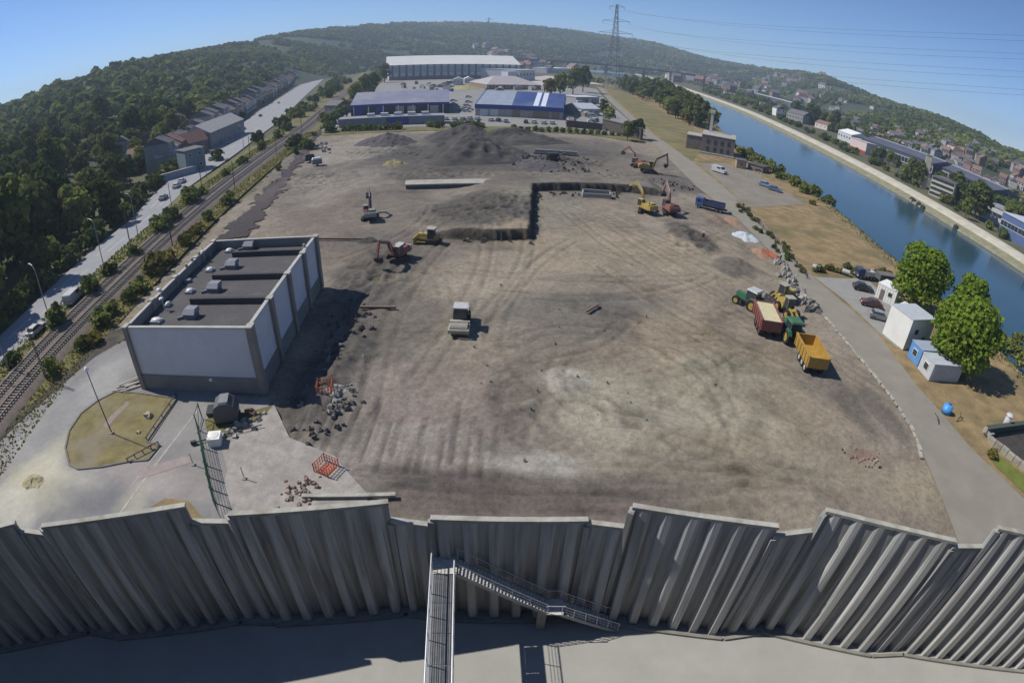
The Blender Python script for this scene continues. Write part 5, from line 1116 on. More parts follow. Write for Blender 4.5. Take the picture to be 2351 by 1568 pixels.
def crawler(t, L_, gauge, w, h):
    for s in (-1,1):
        y = s*gauge/2; pr = [(-L_/2+h*.3,0),(L_/2-h*.3,0),(L_/2,h*.35),(L_/2-.05,h*.7),(L_/2-h*.4,h),(-L_/2+h*.4,h),(-L_/2+.05,h*.7),(-L_/2,h*.35)]
        tr = obj('crawler_track', MB().pry(pr, y-w/2, y+w/2), M_track, t)
        sh = MB()
        for i in range(9): sh.box(-L_/2+.5+i*(L_-1)/8,y,h+.02,.12,w,.08)
        obj('track_shoe', sh, M_track, tr)
        obj('sprocket', MB().cyl((L_/2-h*.5,y-w/2-.04,h*.5),(L_/2-h*.5,y+w/2+.04,h*.5),h*.33,h*.33,10), M_dark, tr)
def excavator(label, px, py, track_rz, house_rz, body, pose, arm=None, s=1.0, cw=None, group=None):
    """pose: boom foot angle, stick angle (degrees in the arm plane)"""
    t = veh('excavator', label, 'excavator', px, py, 0, group, s=s)
    base = bpy.data.objects.new('undercarriage', MB().box(0,0,.75,1.6,1.5,.5).cyl((0,0,.9),(0,0,1.15),.75,.75,14).mesh('undercarriage')); col.objects.link(base); base.data.materials.append(M_dark); base.parent = t; base.rotation_euler = (0,0,track_rz)
    tmp = base
    crawler(tmp, 4.0, 2.3, .6, .85)
    hs = obj('upper_body', MB().fr(-2.5,1.3,-1.3,1.3,1.15,-2.5,1.3,-1.3,1.3,1.5).fr(-2.4,.2,-1.3,1.3,1.5,-2.2,.1,-1.2,1.2,2.35), body, t); hs.rotation_euler = (0,0,house_rz)
    obj('counterweight', MB().pry([(-2.9,1.2),(-2.3,1.2),(-2.3,2.2),(-2.7,2.2),(-2.9,1.9)], -1.25, 1.25), cw or body, hs)
    cb = obj('cab', MB().fr(-.1,1.45,.25,1.25,1.5,0,1.2,.3,1.2,3.0), M_glass, hs)
    obj('cab_roof', MB().fr(-.1,1.3,.22,1.28,2.98,0,1.2,.28,1.2,3.1), cw or body, hs)
    for (u,v) in ((-.05,.25),(1.4,.25),(-.05,1.25),(1.4,1.25)): obj('cab_post', MB().beam((u,v,1.5),(u*.85+.05,v,3.0),.09,.09), body, hs)
    obj('engine_cover', MB().box(-1.4,-.4,2.45,1.5,1.3,.25), cw or body, hs); obj('exhaust', MB().cyl((-1.7,.5,2.3),(-1.7,.5,2.95),.08,.08,6), M_dark, hs)
    b0, s0 = pose; am = arm or body
    p0 = Vector((1.0,-.25,1.7)); r = math.radians
    p1 = p0+Vector((math.cos(r(b0+22)),0,math.sin(r(b0+22))))*2.6; p2 = p1+Vector((math.cos(r(b0-18)),0,math.sin(r(b0-18))))*2.9
    p3 = p2+Vector((math.cos(r(s0)),0,math.sin(r(s0))))*2.7
    obj('boom', MB().beam(p0,p1,.42,.62).beam(p1-Vector((.1,0,.05)),p2,.38,.5), am, hs)
    obj('stick', MB().beam(p2+(p2-p3)*.14,p3,.32,.4), am, hs)
    obj('boom_cylinder', MB().cyl(p0+Vector((.5,.32,-.2)),p1+Vector((0,.32,-.2)),.09,.07,6).cyl(p0+Vector((.5,-.32,-.2)),p1+Vector((0,-.32,-.2)),.09,.07,6), M_chrome, hs)
    obj('stick_cylinder', MB().cyl(p1+Vector((0,0,.4)),p2+Vector((-.1,0,.42)),.09,.07,6), M_chrome, hs)
    a = r(s0-35); dv = Vector((math.cos(a),0,math.sin(a))); nv = Vector((-dv.z,0,dv.x))
    q = [p3+nv*.15, p3+dv*.55+nv*.25, p3+dv*1.25-nv*.15, p3+dv*1.05-nv*.75, p3+dv*.35-nv*.8]
    obj('bucket', MB().pry([(v.x,v.z) for v in q], -.85, .35), M_dark, hs)
    return t
excavator('red excavator with white rear reaching its arm towards the panel building', 914,597, .5, heading((912,597),(884,614)), P_red, (38,-72), s=.92, cw=P_white)
excavator('red excavator with pale counterweight standing alone near the slab', 850,502, 1.5, 1.9, P_dred, (52,-35), s=.95, cw=P_grn2)
excavator('red excavator with raised arm behind the ochre excavator', 1463,383, .2, 2.4, P_org, (55,-40), s=1.0)
excavator('ochre excavator with arched arm set down beside the red one', 1489,396, .1, -.12, paint('ochre', (.42,.26,.05)), (48,-80), s=1.15)
excavator('yellow excavator working beside a red one at the cut face', 1480,486, 1.3, 2.1, P_yel, (55,-30), s=1.0)
excavator('red excavator with pale arm at the cut face next to the yellow one', 1536,490, 1.4, 1.75, P_org, (58,-60), arm=paint('pale_red', (.45,.22,.18)), s=1.05, cw=P_dred)
# roller
t = veh('road_roller', 'pale road roller with wide front drum and white cab roof', 'roller', 1058,748, -math.pi/2)
obj('drum', MB().cyl((2.0,-1.07,.78),(2.0,1.07,.78),.78,.78,28), mat('drum_steel', (.36,.34,.27), .4, .15, 2, metal=.3), t, False)
obj('drum_frame', MB().box(2.0,-1.2,.85,2.2,.16,.5).box(2.0,1.2,.85,2.2,.16,.5).box(3.02,0,.95,.22,2.5,.35).box(.95,0,1.05,.5,2.5,.6), P_cream, t)
obj('engine_hood', MB().fr(-2.7,-.9,-.95,.95,.9,-2.6,-1.0,-.85,.85,1.8), P_white, t)
cb = obj('cab', MB().fr(-.95,.6,-.85,.85,1.1,-.85,.45,-.75,.75,2.75), M_glass, t); obj('cab_roof', MB().box(-.25,0,2.82,1.75,1.8,.14), P_white, t)
for (u,v) in ((-.92,-.82),(.55,-.82),(-.92,.82),(.55,.82)): obj('cab_post', MB().beam((u,v,1.1),(u*.9,v*.9,2.78),.08,.08), M_dark, t)
obj('mirror', MB().beam((.5,.8,2.2),(.9,1.25,2.3),.05,.05).box(.9,1.25,2.15,.1,.25,.4), M_dark, t)
for s in (-1,1): wheel(t, -1.5, s*.85, .75, .5, P_white)
# bulldozer
t = veh('bulldozer', 'yellow bulldozer with pale cab roof beside the dark cut', 'bulldozer', 985,556, heading((985,556),(950,553))); crawler(t, 3.4, 2.0, .55, .9)
obj('hood', MB().fr(.0,1.9,-.6,.6,.9,.0,1.85,-.5,.5,1.75), P_yel, t); obj('cab', MB().fr(-1.1,.1,-.75,.75,1.0,-1.0,0,-.7,.7,2.7), M_glass, t); obj('cab_roof', MB().box(-.5,0,2.78,1.6,1.8,.14), P_cream, t)
obj('frame', MB().box(-.1,0,.75,3.0,1.4,.5).box(-1.5,0,1.2,.7,1.5,.8), P_yel, t); obj('blade', MB().pry([(2.2,.1),(2.5,.1),(2.35,.6),(2.6,1.15),(2.4,1.15),(2.15,.6)], -1.6, 1.6), P_yel, t)
for s in (-1,1): obj('push_arm', MB().beam((.2,s*1.35,.5),(2.3,s*1.35,.45),.18,.22), P_yel, t)
obj('exhaust', MB().cyl((1.0,.3,1.7),(1.0,.3,2.4),.07,.07,6), M_dark, t); obj('ripper', MB().box(-2.1,0,.6,.4,1.4,.5), M_dark, t)
# wheel loaders
def loader(label, px, py, rz, body, s=1.0):
    t = veh('wheel_loader', label, 'loader', px, py, rz, s=s)
    obj('engine_hood', MB().fr(-2.7,-.6,-.75,.75,.9,-2.6,-.7,-.65,.65,1.9), body, t); obj('front_frame', MB().box(.9,0,1.0,1.4,1.0,.8), body, t)
    obj('cab', MB().fr(-.6,.6,-.7,.7,1.3,-.5,.45,-.62,.62,2.9), M_glass, t); obj('cab_roof', MB().box(-.05,0,2.96,1.4,1.5,.14), P_cream, t)
    for (u,v) in ((-.55,-.68),(.55,-.68),(-.55,.68),(.55,.68)): obj('cab_post', MB().beam((u,v,1.3),(u*.85,v*.9,2.92),.09,.09), body, t)
    for s_ in (-1,1): obj('lift_arm', MB().beam((.9,s_*.45,1.5),(2.8,s_*.45,.7),.2,.35), body, t)
    obj('bucket', MB().pry([(2.6,.1),(3.7,.1),(3.7,.2),(2.9,.45),(2.75,1.15),(2.6,1.15)], -1.3, 1.3), M_dark, t)
    for x_ in (-1.6,1.3):
        for s_ in (-1,1): wheel(t, x_, s_*.95, .75, .5, body)
loader('yellow wheel loader with cream roof parked beside the rubble kerb', 1793,690, heading((1793,690),(1770,694)), P_yel, 1.0)
loader('yellow wheel loader facing the site beside the green tractor', 1806,722, heading((1806,722),(1822,738)), P_yel, 1.0)
# tractors and dump trailers
def tractor(label, px, py, rz, roof, s=1.0):
    t = veh('tractor', label, 'tractor', px, py, rz, s=s)
    obj('bonnet', MB().fr(.5,2.6,-.42,.42,.9,.5,2.5,-.36,.36,1.75), P_gre, t); obj('chassis', MB().box(.6,0,.85,3.6,.6,.45), M_dark, t)
    obj('cab', MB().fr(-1.0,.6,-.8,.8,1.3,-.9,.5,-.72,.72,2.75), M_glass, t); obj('cab_roof', MB().fr(-1.15,.7,-.9,.9,2.75,-1.0,.6,-.8,.8,2.95), roof, t)
    for (u,v) in ((-.98,-.78),(.58,-.78),(-.98,.78),(.58,.78)): obj('cab_post', MB().beam((u,v,1.3),(u*.9,v*.92,2.77),.08,.08), P_gre, t)
    for s_ in (-1,1):
        wheel(t, -.75, s_*.95, .92, .55, P_yel); wheel(t, 2.05, s_*.85, .62, .42, P_yel)
        obj('mudguard', MB().pry([(-1.6,1.35),(-1.2,1.85),(-.3,1.85),(.1,1.4),(.0,1.4),(-.35,1.78),(-1.15,1.78),(-1.5,1.35)], s_*.95-.25, s_*.95+.25), P_gre, t)
    obj('exhaust', MB().cyl((.75,.45,1.7),(.75,.45,2.7),.06,.06,6), M_dark, t); return t
def dumper(label, px, py, rz, body, load, s=1.0, rim=None):
    t = veh('dump_trailer', label, 'trailer', px, py, rz, s=s)
    L_, w, h0, h1 = 5.6, 1.25, 1.05, 2.45
    obj('floor', MB().box(0,0,h0,L_,2*w-.1,.14), body, t)
    for s_ in (-1,1):
        sw = obj('side_wall', MB().hexa([(-L_/2,s_*w-.06,h0-.05),(L_/2,s_*w-.06,h0-.05),(L_/2,s_*w+.06,h0-.05),(-L_/2,s_*w+.06,h0-.05)], [(-L_/2-.1,s_*(w+.08)-.06,h1),(L_/2+.1,s_*(w+.08)-.06,h1),(L_/2+.1,s_*(w+.08)+.06,h1),(-L_/2-.1,s_*(w+.08)+.06,h1)]), body, t)
        for i in range(6): obj('side_rib', MB().beam((-L_/2+.3+i*1.0,s_*(w+.1),h0),(-L_/2+.3+i*1.0,s_*(w+.16),h1-.1),.1,.1), body, sw)
        obj('top_rim', MB().box(0,s_*(w+.08),h1+.05,L_+.25,.2,.12), body, sw)
    obj('front_wall', MB().box(L_/2+.02,0,(h0+h1)/2,.12,2*w+.2,h1-h0+.1), body, t); obj('tailgate', MB().box(-L_/2-.06,0,(h0+h1)/2,.12,2*w+.2,h1-h0), body, t)
    if load: obj('load', MB().fr(-L_/2+.1,L_/2-.1,-w+.05,w-.05,h0+.1,-L_/2+.05,L_/2-.05,-w,w,h1-.1), load, t)
    obj('chassis', MB().box(.2,0,.75,5.4,.7,.35).beam((2.6,0,.7),(4.3,0,.6),.3,.25), M_dark, t)
    for x_ in (-1.9,-.7,.5):
        for s_ in (-1,1): wheel(t, x_, s_*1.05, .55, .42, rim or P_cream)
    return t
h1 = heading((1779,800),(1735,700)); h1 = heading((1762,785),(1738,725))
dumper('red dump trailer with pale covered load behind a green tractor', 1754,752, h1, P_red, mat('pale_cover', (.50,.46,.28), .9, .15, .8), 1.12, P_red)
tractor('green tractor with white roof pulling the red trailer', 1722,706, heading((1735,712),(1708,698)), P_white, 1.1)
h2 = heading((1868,858),(1838,800))
dumper('golden yellow dump trailer standing empty behind a green tractor', 1855,832, h2, P_gold, None, 1.08, P_white)
tractor('green tractor with green roof in front of the yellow trailer', 1812,778, heading((1822,790),(1800,762)), P_gre, 1.15)
# lorries
def lorry(label, px, py, rz, cabm, bodym, L_=5.2, s=1.0, z=None, box=False, group=None):
    t = veh('tipper_lorry' if not box else 'box_lorry', label, 'lorry', px, py, rz, group, z, s)
    obj('chassis', MB().box(-.3,0,.75,L_+2.4,.8,.3), M_dark, t)
    cb = obj('cab', MB().fr(L_/2,L_/2+1.9,-1.15,1.15,.7,L_/2,L_/2+1.75,-1.08,1.08,2.75), cabm, t)
    obj('windscreen', MB().box(L_/2+1.86,0,2.0,.1,1.95,.8), M_glass, cb)
    for s_ in (-1,1): obj('side_window', MB().box(L_/2+1.0,s_*1.12,2.05,1.0,.08,.65), M_glass, cb); obj('headlight', MB().box(L_/2+1.92,s_*.85,.95,.06,.35,.2), M_headl, cb)
    if box: obj('cargo_box', MB().box(-.5,0,2.1,L_+.8,2.4,2.4), bodym, t)
    else:
        bd = obj('tipper_body', MB().box(-.5,0,1.15,L_+.6,2.3,.2), bodym, t)
        for s_ in (-1,1): obj('side_wall', MB().box(-.5,s_*1.15,1.7,L_+.6,.12,1.1), bodym, bd)
        obj('headboard', MB().box(L_/2-.2,0,1.9,.12,2.3,1.5), bodym, bd); obj('tailgate', MB().box(-L_/2-.8,0,1.7,.12,2.3,1.1), bodym, bd)
    for x_ in (L_/2+.9,-1.2,-2.3):
        for s_ in (-1,1): wheel(t, x_, s_*1.0, .5, .35, P_sil)
    return t
lorry('blue tipper lorry with dark body beside the haul road', 1634,482, heading((1660,488),(1606,476)), P_blue, P_navy, 4.6)
lorry('blue lorry with white tail parked by the site cabins', 1985,640, heading((2000,641),(1970,638)), P_navy, P_white, 2.6, .8, 0.05)
for i,(px,py,a) in enumerate(((1665,224,0),(1688,230,.1),(1712,231,-.2),(1735,240,-.3),(1752,245,-.3))):
    lorry('white box lorry parked on the opposite bank', px, py, a-.6, P_white, P_white, 6, 1.5, 0, True, 'white lorries across the river')
# cars
def car(label, px, py, rz, body, kind='car', z=.04, s=1.0, group=None, simple=False):
    t = veh('parked_car' if kind == 'car' else kind, label, 'car' if kind == 'car' else 'van', px, py, rz, group, z, s)
    if kind == 'car':
        obj('body', MB().pry([(-2.1,.3),(2.1,.3),(2.15,.62),(1.95,.82),(1.0,.95),(-1.6,1.0),(-2.1,.92)], -.86, .86), body, t)
        cb = obj('greenhouse', MB().fr(-1.75,.95,-.80,.80,.93,-1.25,.25,-.62,.62,1.42), M_glass, t); obj('roof', MB().fr(-1.3,.3,-.64,.64,1.41,-1.2,.2,-.58,.58,1.48), body, t)
        fx, hz, wr = 1.3, .7, .32
    else:
        obj('body', MB().pry([(-2.5,.35),(2.5,.35),(2.55,.8),(2.3,1.15),(1.5,1.3),(.9,2.0),(-2.4,2.05),(-2.5,1.9)], -.95, .95), body, t)
        obj('windscreen', MB().hexa([(1.45,-.85,1.3),(1.6,-.85,1.28),(1.6,.85,1.28),(1.45,.85,1.3)], [(.95,-.78,1.95),(1.05,-.78,1.95),(1.05,.78,1.95),(.95,.78,1.95)]), M_glass, t)
        for s_ in (-1,1): obj('side_window', MB().box(.3,s_*.96,1.6,1.3,.05,.5), M_glass, t)
        fx, hz, wr = 1.6, .8, .36
    if not simple:
        for s_ in (-1,1):
            obj('headlight', MB().box(2.1 if kind == 'car' else 2.52,s_*.62,hz,.12,.3,.14), M_headl, t); obj('taillight', MB().box(-2.1 if kind == 'car' else -2.5,s_*.65,hz+.1,.1,.25,.2), M_taill, t)
    for x_ in (-fx,fx):
        for s_ in (-1,1): wheel(t, x_, s_*.80, wr, .22, P_sil)
    return t
car('black estate car parked below the blue lorry', 1980,667, heading((1962,663),(1998,671)), P_blk)
car('dark red car with pale bonnet parked in the middle of three cars', 1998,703, heading((2020,708),(1977,697)), P_dred)
car('dark silver car parked nearest the tall white cabin', 2018,733, heading((1994,727),(2044,740)), P_sil)
car('white van parked on the riverside parking place', 1651,397, heading((1634,391),(1668,402)), P_white, 'van', s=1.1)
car('pale blue car parked beside the bank bushes', 1757,429, heading((1740,424),(1772,434)), P_lblue, s=1.1)
car('blue car parked in front of the pale blue car', 1778,439, heading((1762,434),(1796,444)), paint('mid_blue', (.08,.16,.30)), s=1.1)
car('white van driving on the main road near the bushes', 172,690, heading((150,712),(192,668)), P_white, 'van')
car('white car on the main road below the wood', 86,764, heading((66,782),(106,744)), P_white)
car('silver car on the shaded side of the main road', 376,458, heading((366,466),(386,449)), P_sil)
car('white car ahead of another white car on the main road', 418,420, heading((408,428),(428,411)), P_white)
car('white car following another on the main road', 406,431, heading((396,439),(416,422)), P_white)
for i,(zx,zy,c) in enumerate(((1010,570,0),(1080,572,0),(1145,574,2),(1200,566,0),(1262,570,0),(1370,580,0),(1430,582,1),(1490,590,2),(1650,596,1),(1715,598,0),(1795,603,0),(1862,604,0),(1985,602,0))):
    px, py = 734.7+zx*.2864, 110.2+zy*.2864+2
    car(['white car in the row before the estate hedge','black car in the row before the estate hedge','silver car in the row before the estate hedge'][c], px, py, 1.5+rng.uniform(-.1,.1), [P_white,P_blk,P_sil][c], z=0, s=1.15, group='cars in the estate row', simple=True)
for i,(zx,zy) in enumerate(((1190,400),(1190,440),(1180,470),(1160,495),(1200,500),(1180,515),(1070,430),(1075,460),(2090,450),(2150,480),(2180,560),(2190,620),(1140,505))):
    px, py = 734.7+zx*.2864, 110.2+zy*.2864
    car('white car parked between the two blue sheds' if zx < 1300 else 'white van parked beside the river road sheds', px, py, rng.uniform(-.3,.3), P_white, 'car' if zx < 1300 else 'van', 0, 1.2, 'cars between the blue sheds' if zx < 1300 else 'vans by the river road sheds', True)
for i,(px,py) in enumerate(((486,368),(520,330),(598,268),(640,238),(560,298))):
    car('small car on the far stretch of the main road', px, py, heading((px-8,py+7),(px+8,py-7)), [P_sil,P_white,P_blk,P_white,P_lblue][i], group='cars far along the main road', simple=True)
# ================================================================== SITE CABINS, CONTAINERS, SMALL THINGS
M_cab = mat('cabin_white', (.66,.66,.62), .55, .08, 1, dirt=((.5,.49,.42), .5, .4)); M_cabroof = mat('cabin_roof', (.42,.45,.48), .5, .12, 1)
M_blc = mat('container_blue', (.10,.26,.52), .5, .12, 1); M_gryc = mat('container_grey', (.45,.46,.47), .5, .1, 1)
def cabin(name, label, p0, p1, depth, h, wm, rm, wins=(), door=None, endwin=False, cat='cabin'):
    a, b = G(*p0), G(*p1); rz, w = orient(a, b); t = thing(name, label, cat, (*a,.05), rz)
    obj('wall', MB().box(w/2,depth/2,h/2,w,depth,h), wm, t); obj('roof', MB().box(w/2,depth/2,h+.06,w+.12,depth+.12,.14), rm, t)
    for i in range(int(w/.6)): obj('wall_rib', MB().box(.3+i*.6,-.03,h/2,.08,.06,h-.2), wm, t)
    for x in wins: win(t, x*w, h*.6, 1.0, .9)
    if door is not None: obj('door', MB().box(door*w,-.06,1.02,.85,.08,2.0), M_door, t)
    if endwin: f = obj('window', MB().box(-.04,depth*.5,h*.55,.1,1.2,1.1), M_frame, t); obj('pane', MB().box(-.09,depth*.5,h*.55,.06,1.0,.9), M_glass, f)
    return t
cabin('site_container', 'pale grey container with dark end window nearest the blue one', (2131,875), (2197,879), 3.3, 2.6, M_gryc, M_cabroof, endwin=True, cat='container')
cabin('site_container', 'bright blue container half under the broad tree', (2105,842), (2165,845), 3.0, 2.6, M_blc, mat('container_roof_blue', (.30,.36,.44), .5, .1, 1), endwin=True, cat='container')
cabin('site_cabin', 'tall two storey white site cabin with pale roof', (2072,804), (2125,800), 5.2, 5.0, M_cab, M_cabroof, (.3,), .7)
cabin('site_cabin', 'white site cabin with three dark windows', (2052,735), (2082,752), 2.6, 2.9, M_cab, M_cab, (.15,.5,.85))
cabin('site_cabin', 'white site cabin behind the parked cars', (2008,682), (2050,704), 4.0, 2.8, M_cab, M_white, (.7,), .3)
cabin('rubble_skip', 'dark grey skip behind the blue lorry', (2018,650), (2052,655), 2.3, 1.6, mat('skip_grey', (.10,.11,.115)), mat('skip_load', (.14,.13,.12)), cat='skip')
# blue water bowser
x, y = G(2171,948); t = thing('blue_tank', 'round blue plastic tank on the dry grass', 'tank', (x,y,.02)); obj('drum', MB().cyl((0,0,0),(0,0,1.0),.68,.72,16).dome(0,0,1.0,.72,.72,.35,16,4), mat('blue_plastic', (.07,.28,.62), .35, .08, 2), t, True); obj('lid', MB().cyl((.1,0,1.3),(.1,0,1.42),.22,.22,10), mat('navy_lid', (.03,.08,.2)), t)
# lower right corner: quay wall, girder and white cylinder
x, y = G(2262,1000); t = thing('quay_girder', 'dark green steel girder over the sunken quay corner', 'girder', (x,y,0), heading((2262,1003),(2351,990)))
obj('top_flange', MB().box(7,0,1.3,14.5,.8,.14), mat('green_steel', (.06,.075,.06), .7), t); obj('web', MB().box(7,0,.75,14.2,.14,1.1), mat('green_steel', (.06,.075,.06)), t); obj('bottom_flange', MB().box(7,0,.22,14.5,.7,.12), mat('green_steel', (.06,.075,.06)), t)
obj('end_support', MB().box(.4,0,.4,.8,1.6,.8), M_conc, t)
x, y = G(2303,985); t = thing('white_cylinder', 'white ventilation cylinder standing behind the girder', 'vent', (x,y,0)); obj('pipe', MB().cyl((0,0,0),(0,0,2.2),.5,.5,14), P_white, t, True); obj('cap', MB().dome(0,0,2.2,.62,.62,.3,14,3), P_white, t, True)
a, b = G(2268,1012), G(2375,1100); rz, w = orient(a,b); t = thing('retaining_wall', 'stone block retaining wall along the sunken quay corner', 'wall', (*a,0), rz)
for i in range(int(w/1.1)): obj('stone_block', MB().box(.55+i*1.1,0,.35,1.02,.8,.75+.1*(i%3)), mat('quay_stone', (.27,.25,.20), .95, .25, 1, rand=.2), t)
ground_sheet('quay_pit', PX('2275 1003,2351 996,2400 1000,2400 1100,2351 1075'), .035, mat('pit_dark', (.05,.045,.04), .9, .4, .6))
ground_sheet('grass_verge', PX('2262 1040,2280 1035,2400 1130,2400 1180,2290 1075'), .05, mat('mown_verge', (.13,.15,.03), .95, .3, .6, bump=.5))
x, y = G(2276,1048); bush(x, y, 0, 2, .7, 'dry round bush at the end of the stone quay wall', None)
for (px,py,k) in ((2196,968,0),(2155,975,1)):
    x, y = G(px,py); t = thing('dead_branch', ['brown dead branch lying on the dry grass near the blue tank','small grey branch beside the road edge'][k], 'branch', (x,y,.05), k); obj('stem', MB().tube([(0,0,0),(.7,.3,.5),(1.3,.2,.3)], .08, 5), M_bark, t); obj('twig', MB().tube([(.7,.3,.5),(1.0,.9,.8)], .05, 4), M_bark, t)
for (px,py,l,lab) in ((2218,872,1.6,'pale leaning post beside the grey container'),(2337,852,2.2,'dark mooring post at the river edge')):
    x, y = G(px,py); t = thing('timber_post', lab, 'post', (x,y,0)); obj('shaft', MB().cyl((0,0,0),(.5,.2,l*1.4),.09,.07,6), mat('pale_timber', (.4,.36,.27)) if l < 2 else M_dark, t); obj('foot', MB().box(0,0,.06,.5,.5,.12), M_conc, t)
# rubble: broken concrete along the kerb and at the left edge of the site
def rubble(name, label, pts_, n, spread, smin, smax, m, seed, cat='rubble'):
    r = np.random.default_rng(seed); P = np.array(pts_); t = thing(name, label, cat, (*P[0],0))
    for i in range(n):
        f = r.random()*(len(P)-1); k = int(f); c = P[k]+(P[k+1]-P[k])*(f-k)+r.normal(size=2)*spread-P[0]; s = r.uniform(smin, smax)
        mb = MB().hexa([(*(c+np.array(q)*s*r.uniform(.6,1.1)),-.05) for q in ((-.5,-.5),(.5,-.5),(.5,.5),(-.5,.5))], [(*(c+np.array(q)*s*r.uniform(.3,.8)),s*r.uniform(.3,.75)) for q in ((-.5,-.5),(.5,-.5),(.5,.5),(-.5,.5))])
        obj('concrete_lump', mb, m, t)
    return t
M_rub = mat('broken_concrete', (.27,.255,.23), .95, .3, 1.5, rand=.3); M_rubd = mat('dark_rubble', (.165,.155,.142), .95, .3, 1.5, rand=.3)
rubble('rubble_row', 'row of broken pale concrete lumps beside the yellow loaders', PX('1790 592,1800 620,1815 645,1835 675,1855 700'), 70, .9, .3, 1.2, M_rub, 1)
rubble('rubble_row', 'dark rubble and scrap at the foot of the loaders', PX('1815 655,1840 690,1870 712'), 26, 1.2, .5, 1.5, M_rubd, 2)
rubble('rubble_row', 'broken concrete heap beside the shadow of the panel building', PX('768 800,775 840,765 880,745 930'), 120, 1.0, .25, .8, M_rubd, 3)
rubble('rubble_row', 'loose grey rubble around the first orange barrier', PX('712 900,735 935,780 940,790 890'), 80, .9, .2, .6, M_rubd, 4)
rubble('rubble_row', 'pale concrete debris strip by the bulk bag', PX('520 1000,560 985,610 955'), 36, .5, .3, .8, M_rub, 5)
rubble('brick_rubble', 'reddish brick rubble near the coping of the wall', PX('665 1145,690 1125,700 1140'), 40, .7, .25, .6, mat('brick_bits', (.27,.20,.165), .95, .3, 2, rand=.3), 6)
rubble('brick_rubble', 'scattered brick debris on the open sand', PX('1960 1040,1990 1055,2010 1045'), 30, .9, .12, .3, mat('brick_bits', (.27,.2,.165)), 7)
rubble('rubble_row', 'scattered stones across the working area', PX('1100 700,1400 700,1500 900,1250 1000,1700 1050'), 18, 8, .12, .3, M_rubd, 8)
rubble('rubble_row', 'pale blocks left near the roller on the working area', PX('930 700,1300 860,1170 870,1190 1010'), 12, 4, .12, .3, M_rubd, 9)
rubble('rubble_row', 'debris at the foot of the cut excavation face', PX('1030 552,1215 553,1228 470,1240 445,1440 446'), 70, 1.0, .3, .9, M_spoil2, 10)
rubble('rubble_row', 'pale debris between railway and site near a small machine', PX('715 345,735 330,745 350'), 40, 2.0, .5, 1.5, M_rub, 11)
rubble('rubble_row', 'dark broken lumps scattered round the rubble mound', PX('1180 372,1230 365,1290 385,1340 372,1250 395'), 90, 5, .4, 1.3, M_spoil2, 21)
rubble('rubble_row', 'dark clods strewn in front of the ochre excavator', PX('1420 418,1480 425,1540 420,1575 440'), 60, 2.5, .3, 1.0, M_spoil2, 22)
rubble('rubble_row', 'clods along the shadow edge of the panel building', PX('830 690,800 760,770 840,740 960,700 1000'), 90, 1.3, .2, .7, M_spoil2, 23)
heap('light_spill', 'pale blue grey heap of gravel beside the haul road', 1712,542, 3.0,4.6, .9, mat('pale_gravel', (.40,.44,.46), .95, .15, .6), 71, .3, cat='gravel heap')
heap('red_spill', 'reddish brick dust heap next to the pale gravel', 1745,580, 2.0,4.0, .6, mat('red_dust', (.27,.16,.11), .95, .2, .8), 72, .4, cat='rubble heap')
heap('red_spill', 'reddish earth spill behind the blue tipper lorry', 1680,506, 2.2,4.0, .5, mat('red_dust', (.27,.16,.11)), 73, .4, cat='rubble heap')
heap('sand_heap', 'yellowish sand heap with dusty halo in the yard', 77,1106, 1.9,1.7, .9, mat('yard_sand', (.36,.32,.19), .95, .25, 1.2, bump=.4), 74, .3, cat='sand heap')
heap('rubble_heap', 'low grey rubble heap round the first orange barrier', 752,905, 3.4,3.4, .8, mat('crushed_rubble2', (.27,.25,.23), .95, .3, 1, bump=.6), 75, .5, cat='rubble heap')
# orange barriers
M_or = mat('orange_plastic', (.42,.13,.07), .8, .25, 2)
for k,(px,py) in enumerate(((748,905),(750,1078))):
    x, y = G(px,py); t = thing('orange_barrier', ['orange mesh barrier round a shaft in the rubble heap','orange mesh barrier square standing on the rubble apron'][k], 'barrier', (x,y,.5 if k == 0 else .05), .2+k)
    for (a,b) in (((-.8,-.8),(.8,-.8)),((.8,-.8),(.8,.8)),((.8,.8),(-.8,.8)),((-.8,.8),(-.8,-.8))):
        pn = obj('mesh_panel', MB().beam((*a,.9),(*b,.9),.05,.06).beam((*a,.55),(*b,.55),.04,.05).beam((*a,.2),(*b,.2),.04,.05), M_or, t)
        for f in (.2,.4,.6,.8): u = (a[0]+(b[0]-a[0])*f, a[1]+(b[1]-a[1])*f); obj('slat', MB().beam((*u,.1),(*u,.95),.05,.05), M_or, pn)
        obj('post', MB().cyl((*a,0),(*a,1.05),.05,.05,6), M_or, t)
    obj('shaft_cover', MB().box(0,0,.06,1.2,1.2,.1), mat('red_cover', (.42,.14,.09), .8), t)
for k,(px,py) in enumerate(((1770,590),(1760,585))):
    x, y = G(px,py); t = thing('barrier_net', ['orange safety netting along the site edge','folded orange netting beside the safety netting'][k], 'netting', (x,y,0), 1.9+.3*k); obj('net', MB().box(0,0,.5,3.2-k,.08,.9), M_or, t); obj('post', MB().cyl((1.5-k*.5,0,0),(1.5-k*.5,0,1.1),.05,.05,5), M_dark, t); obj('post', MB().cyl((-1.5+k*.5,0,0),(-1.5+k*.5,0,1.1),.05,.05,5), M_dark, t)
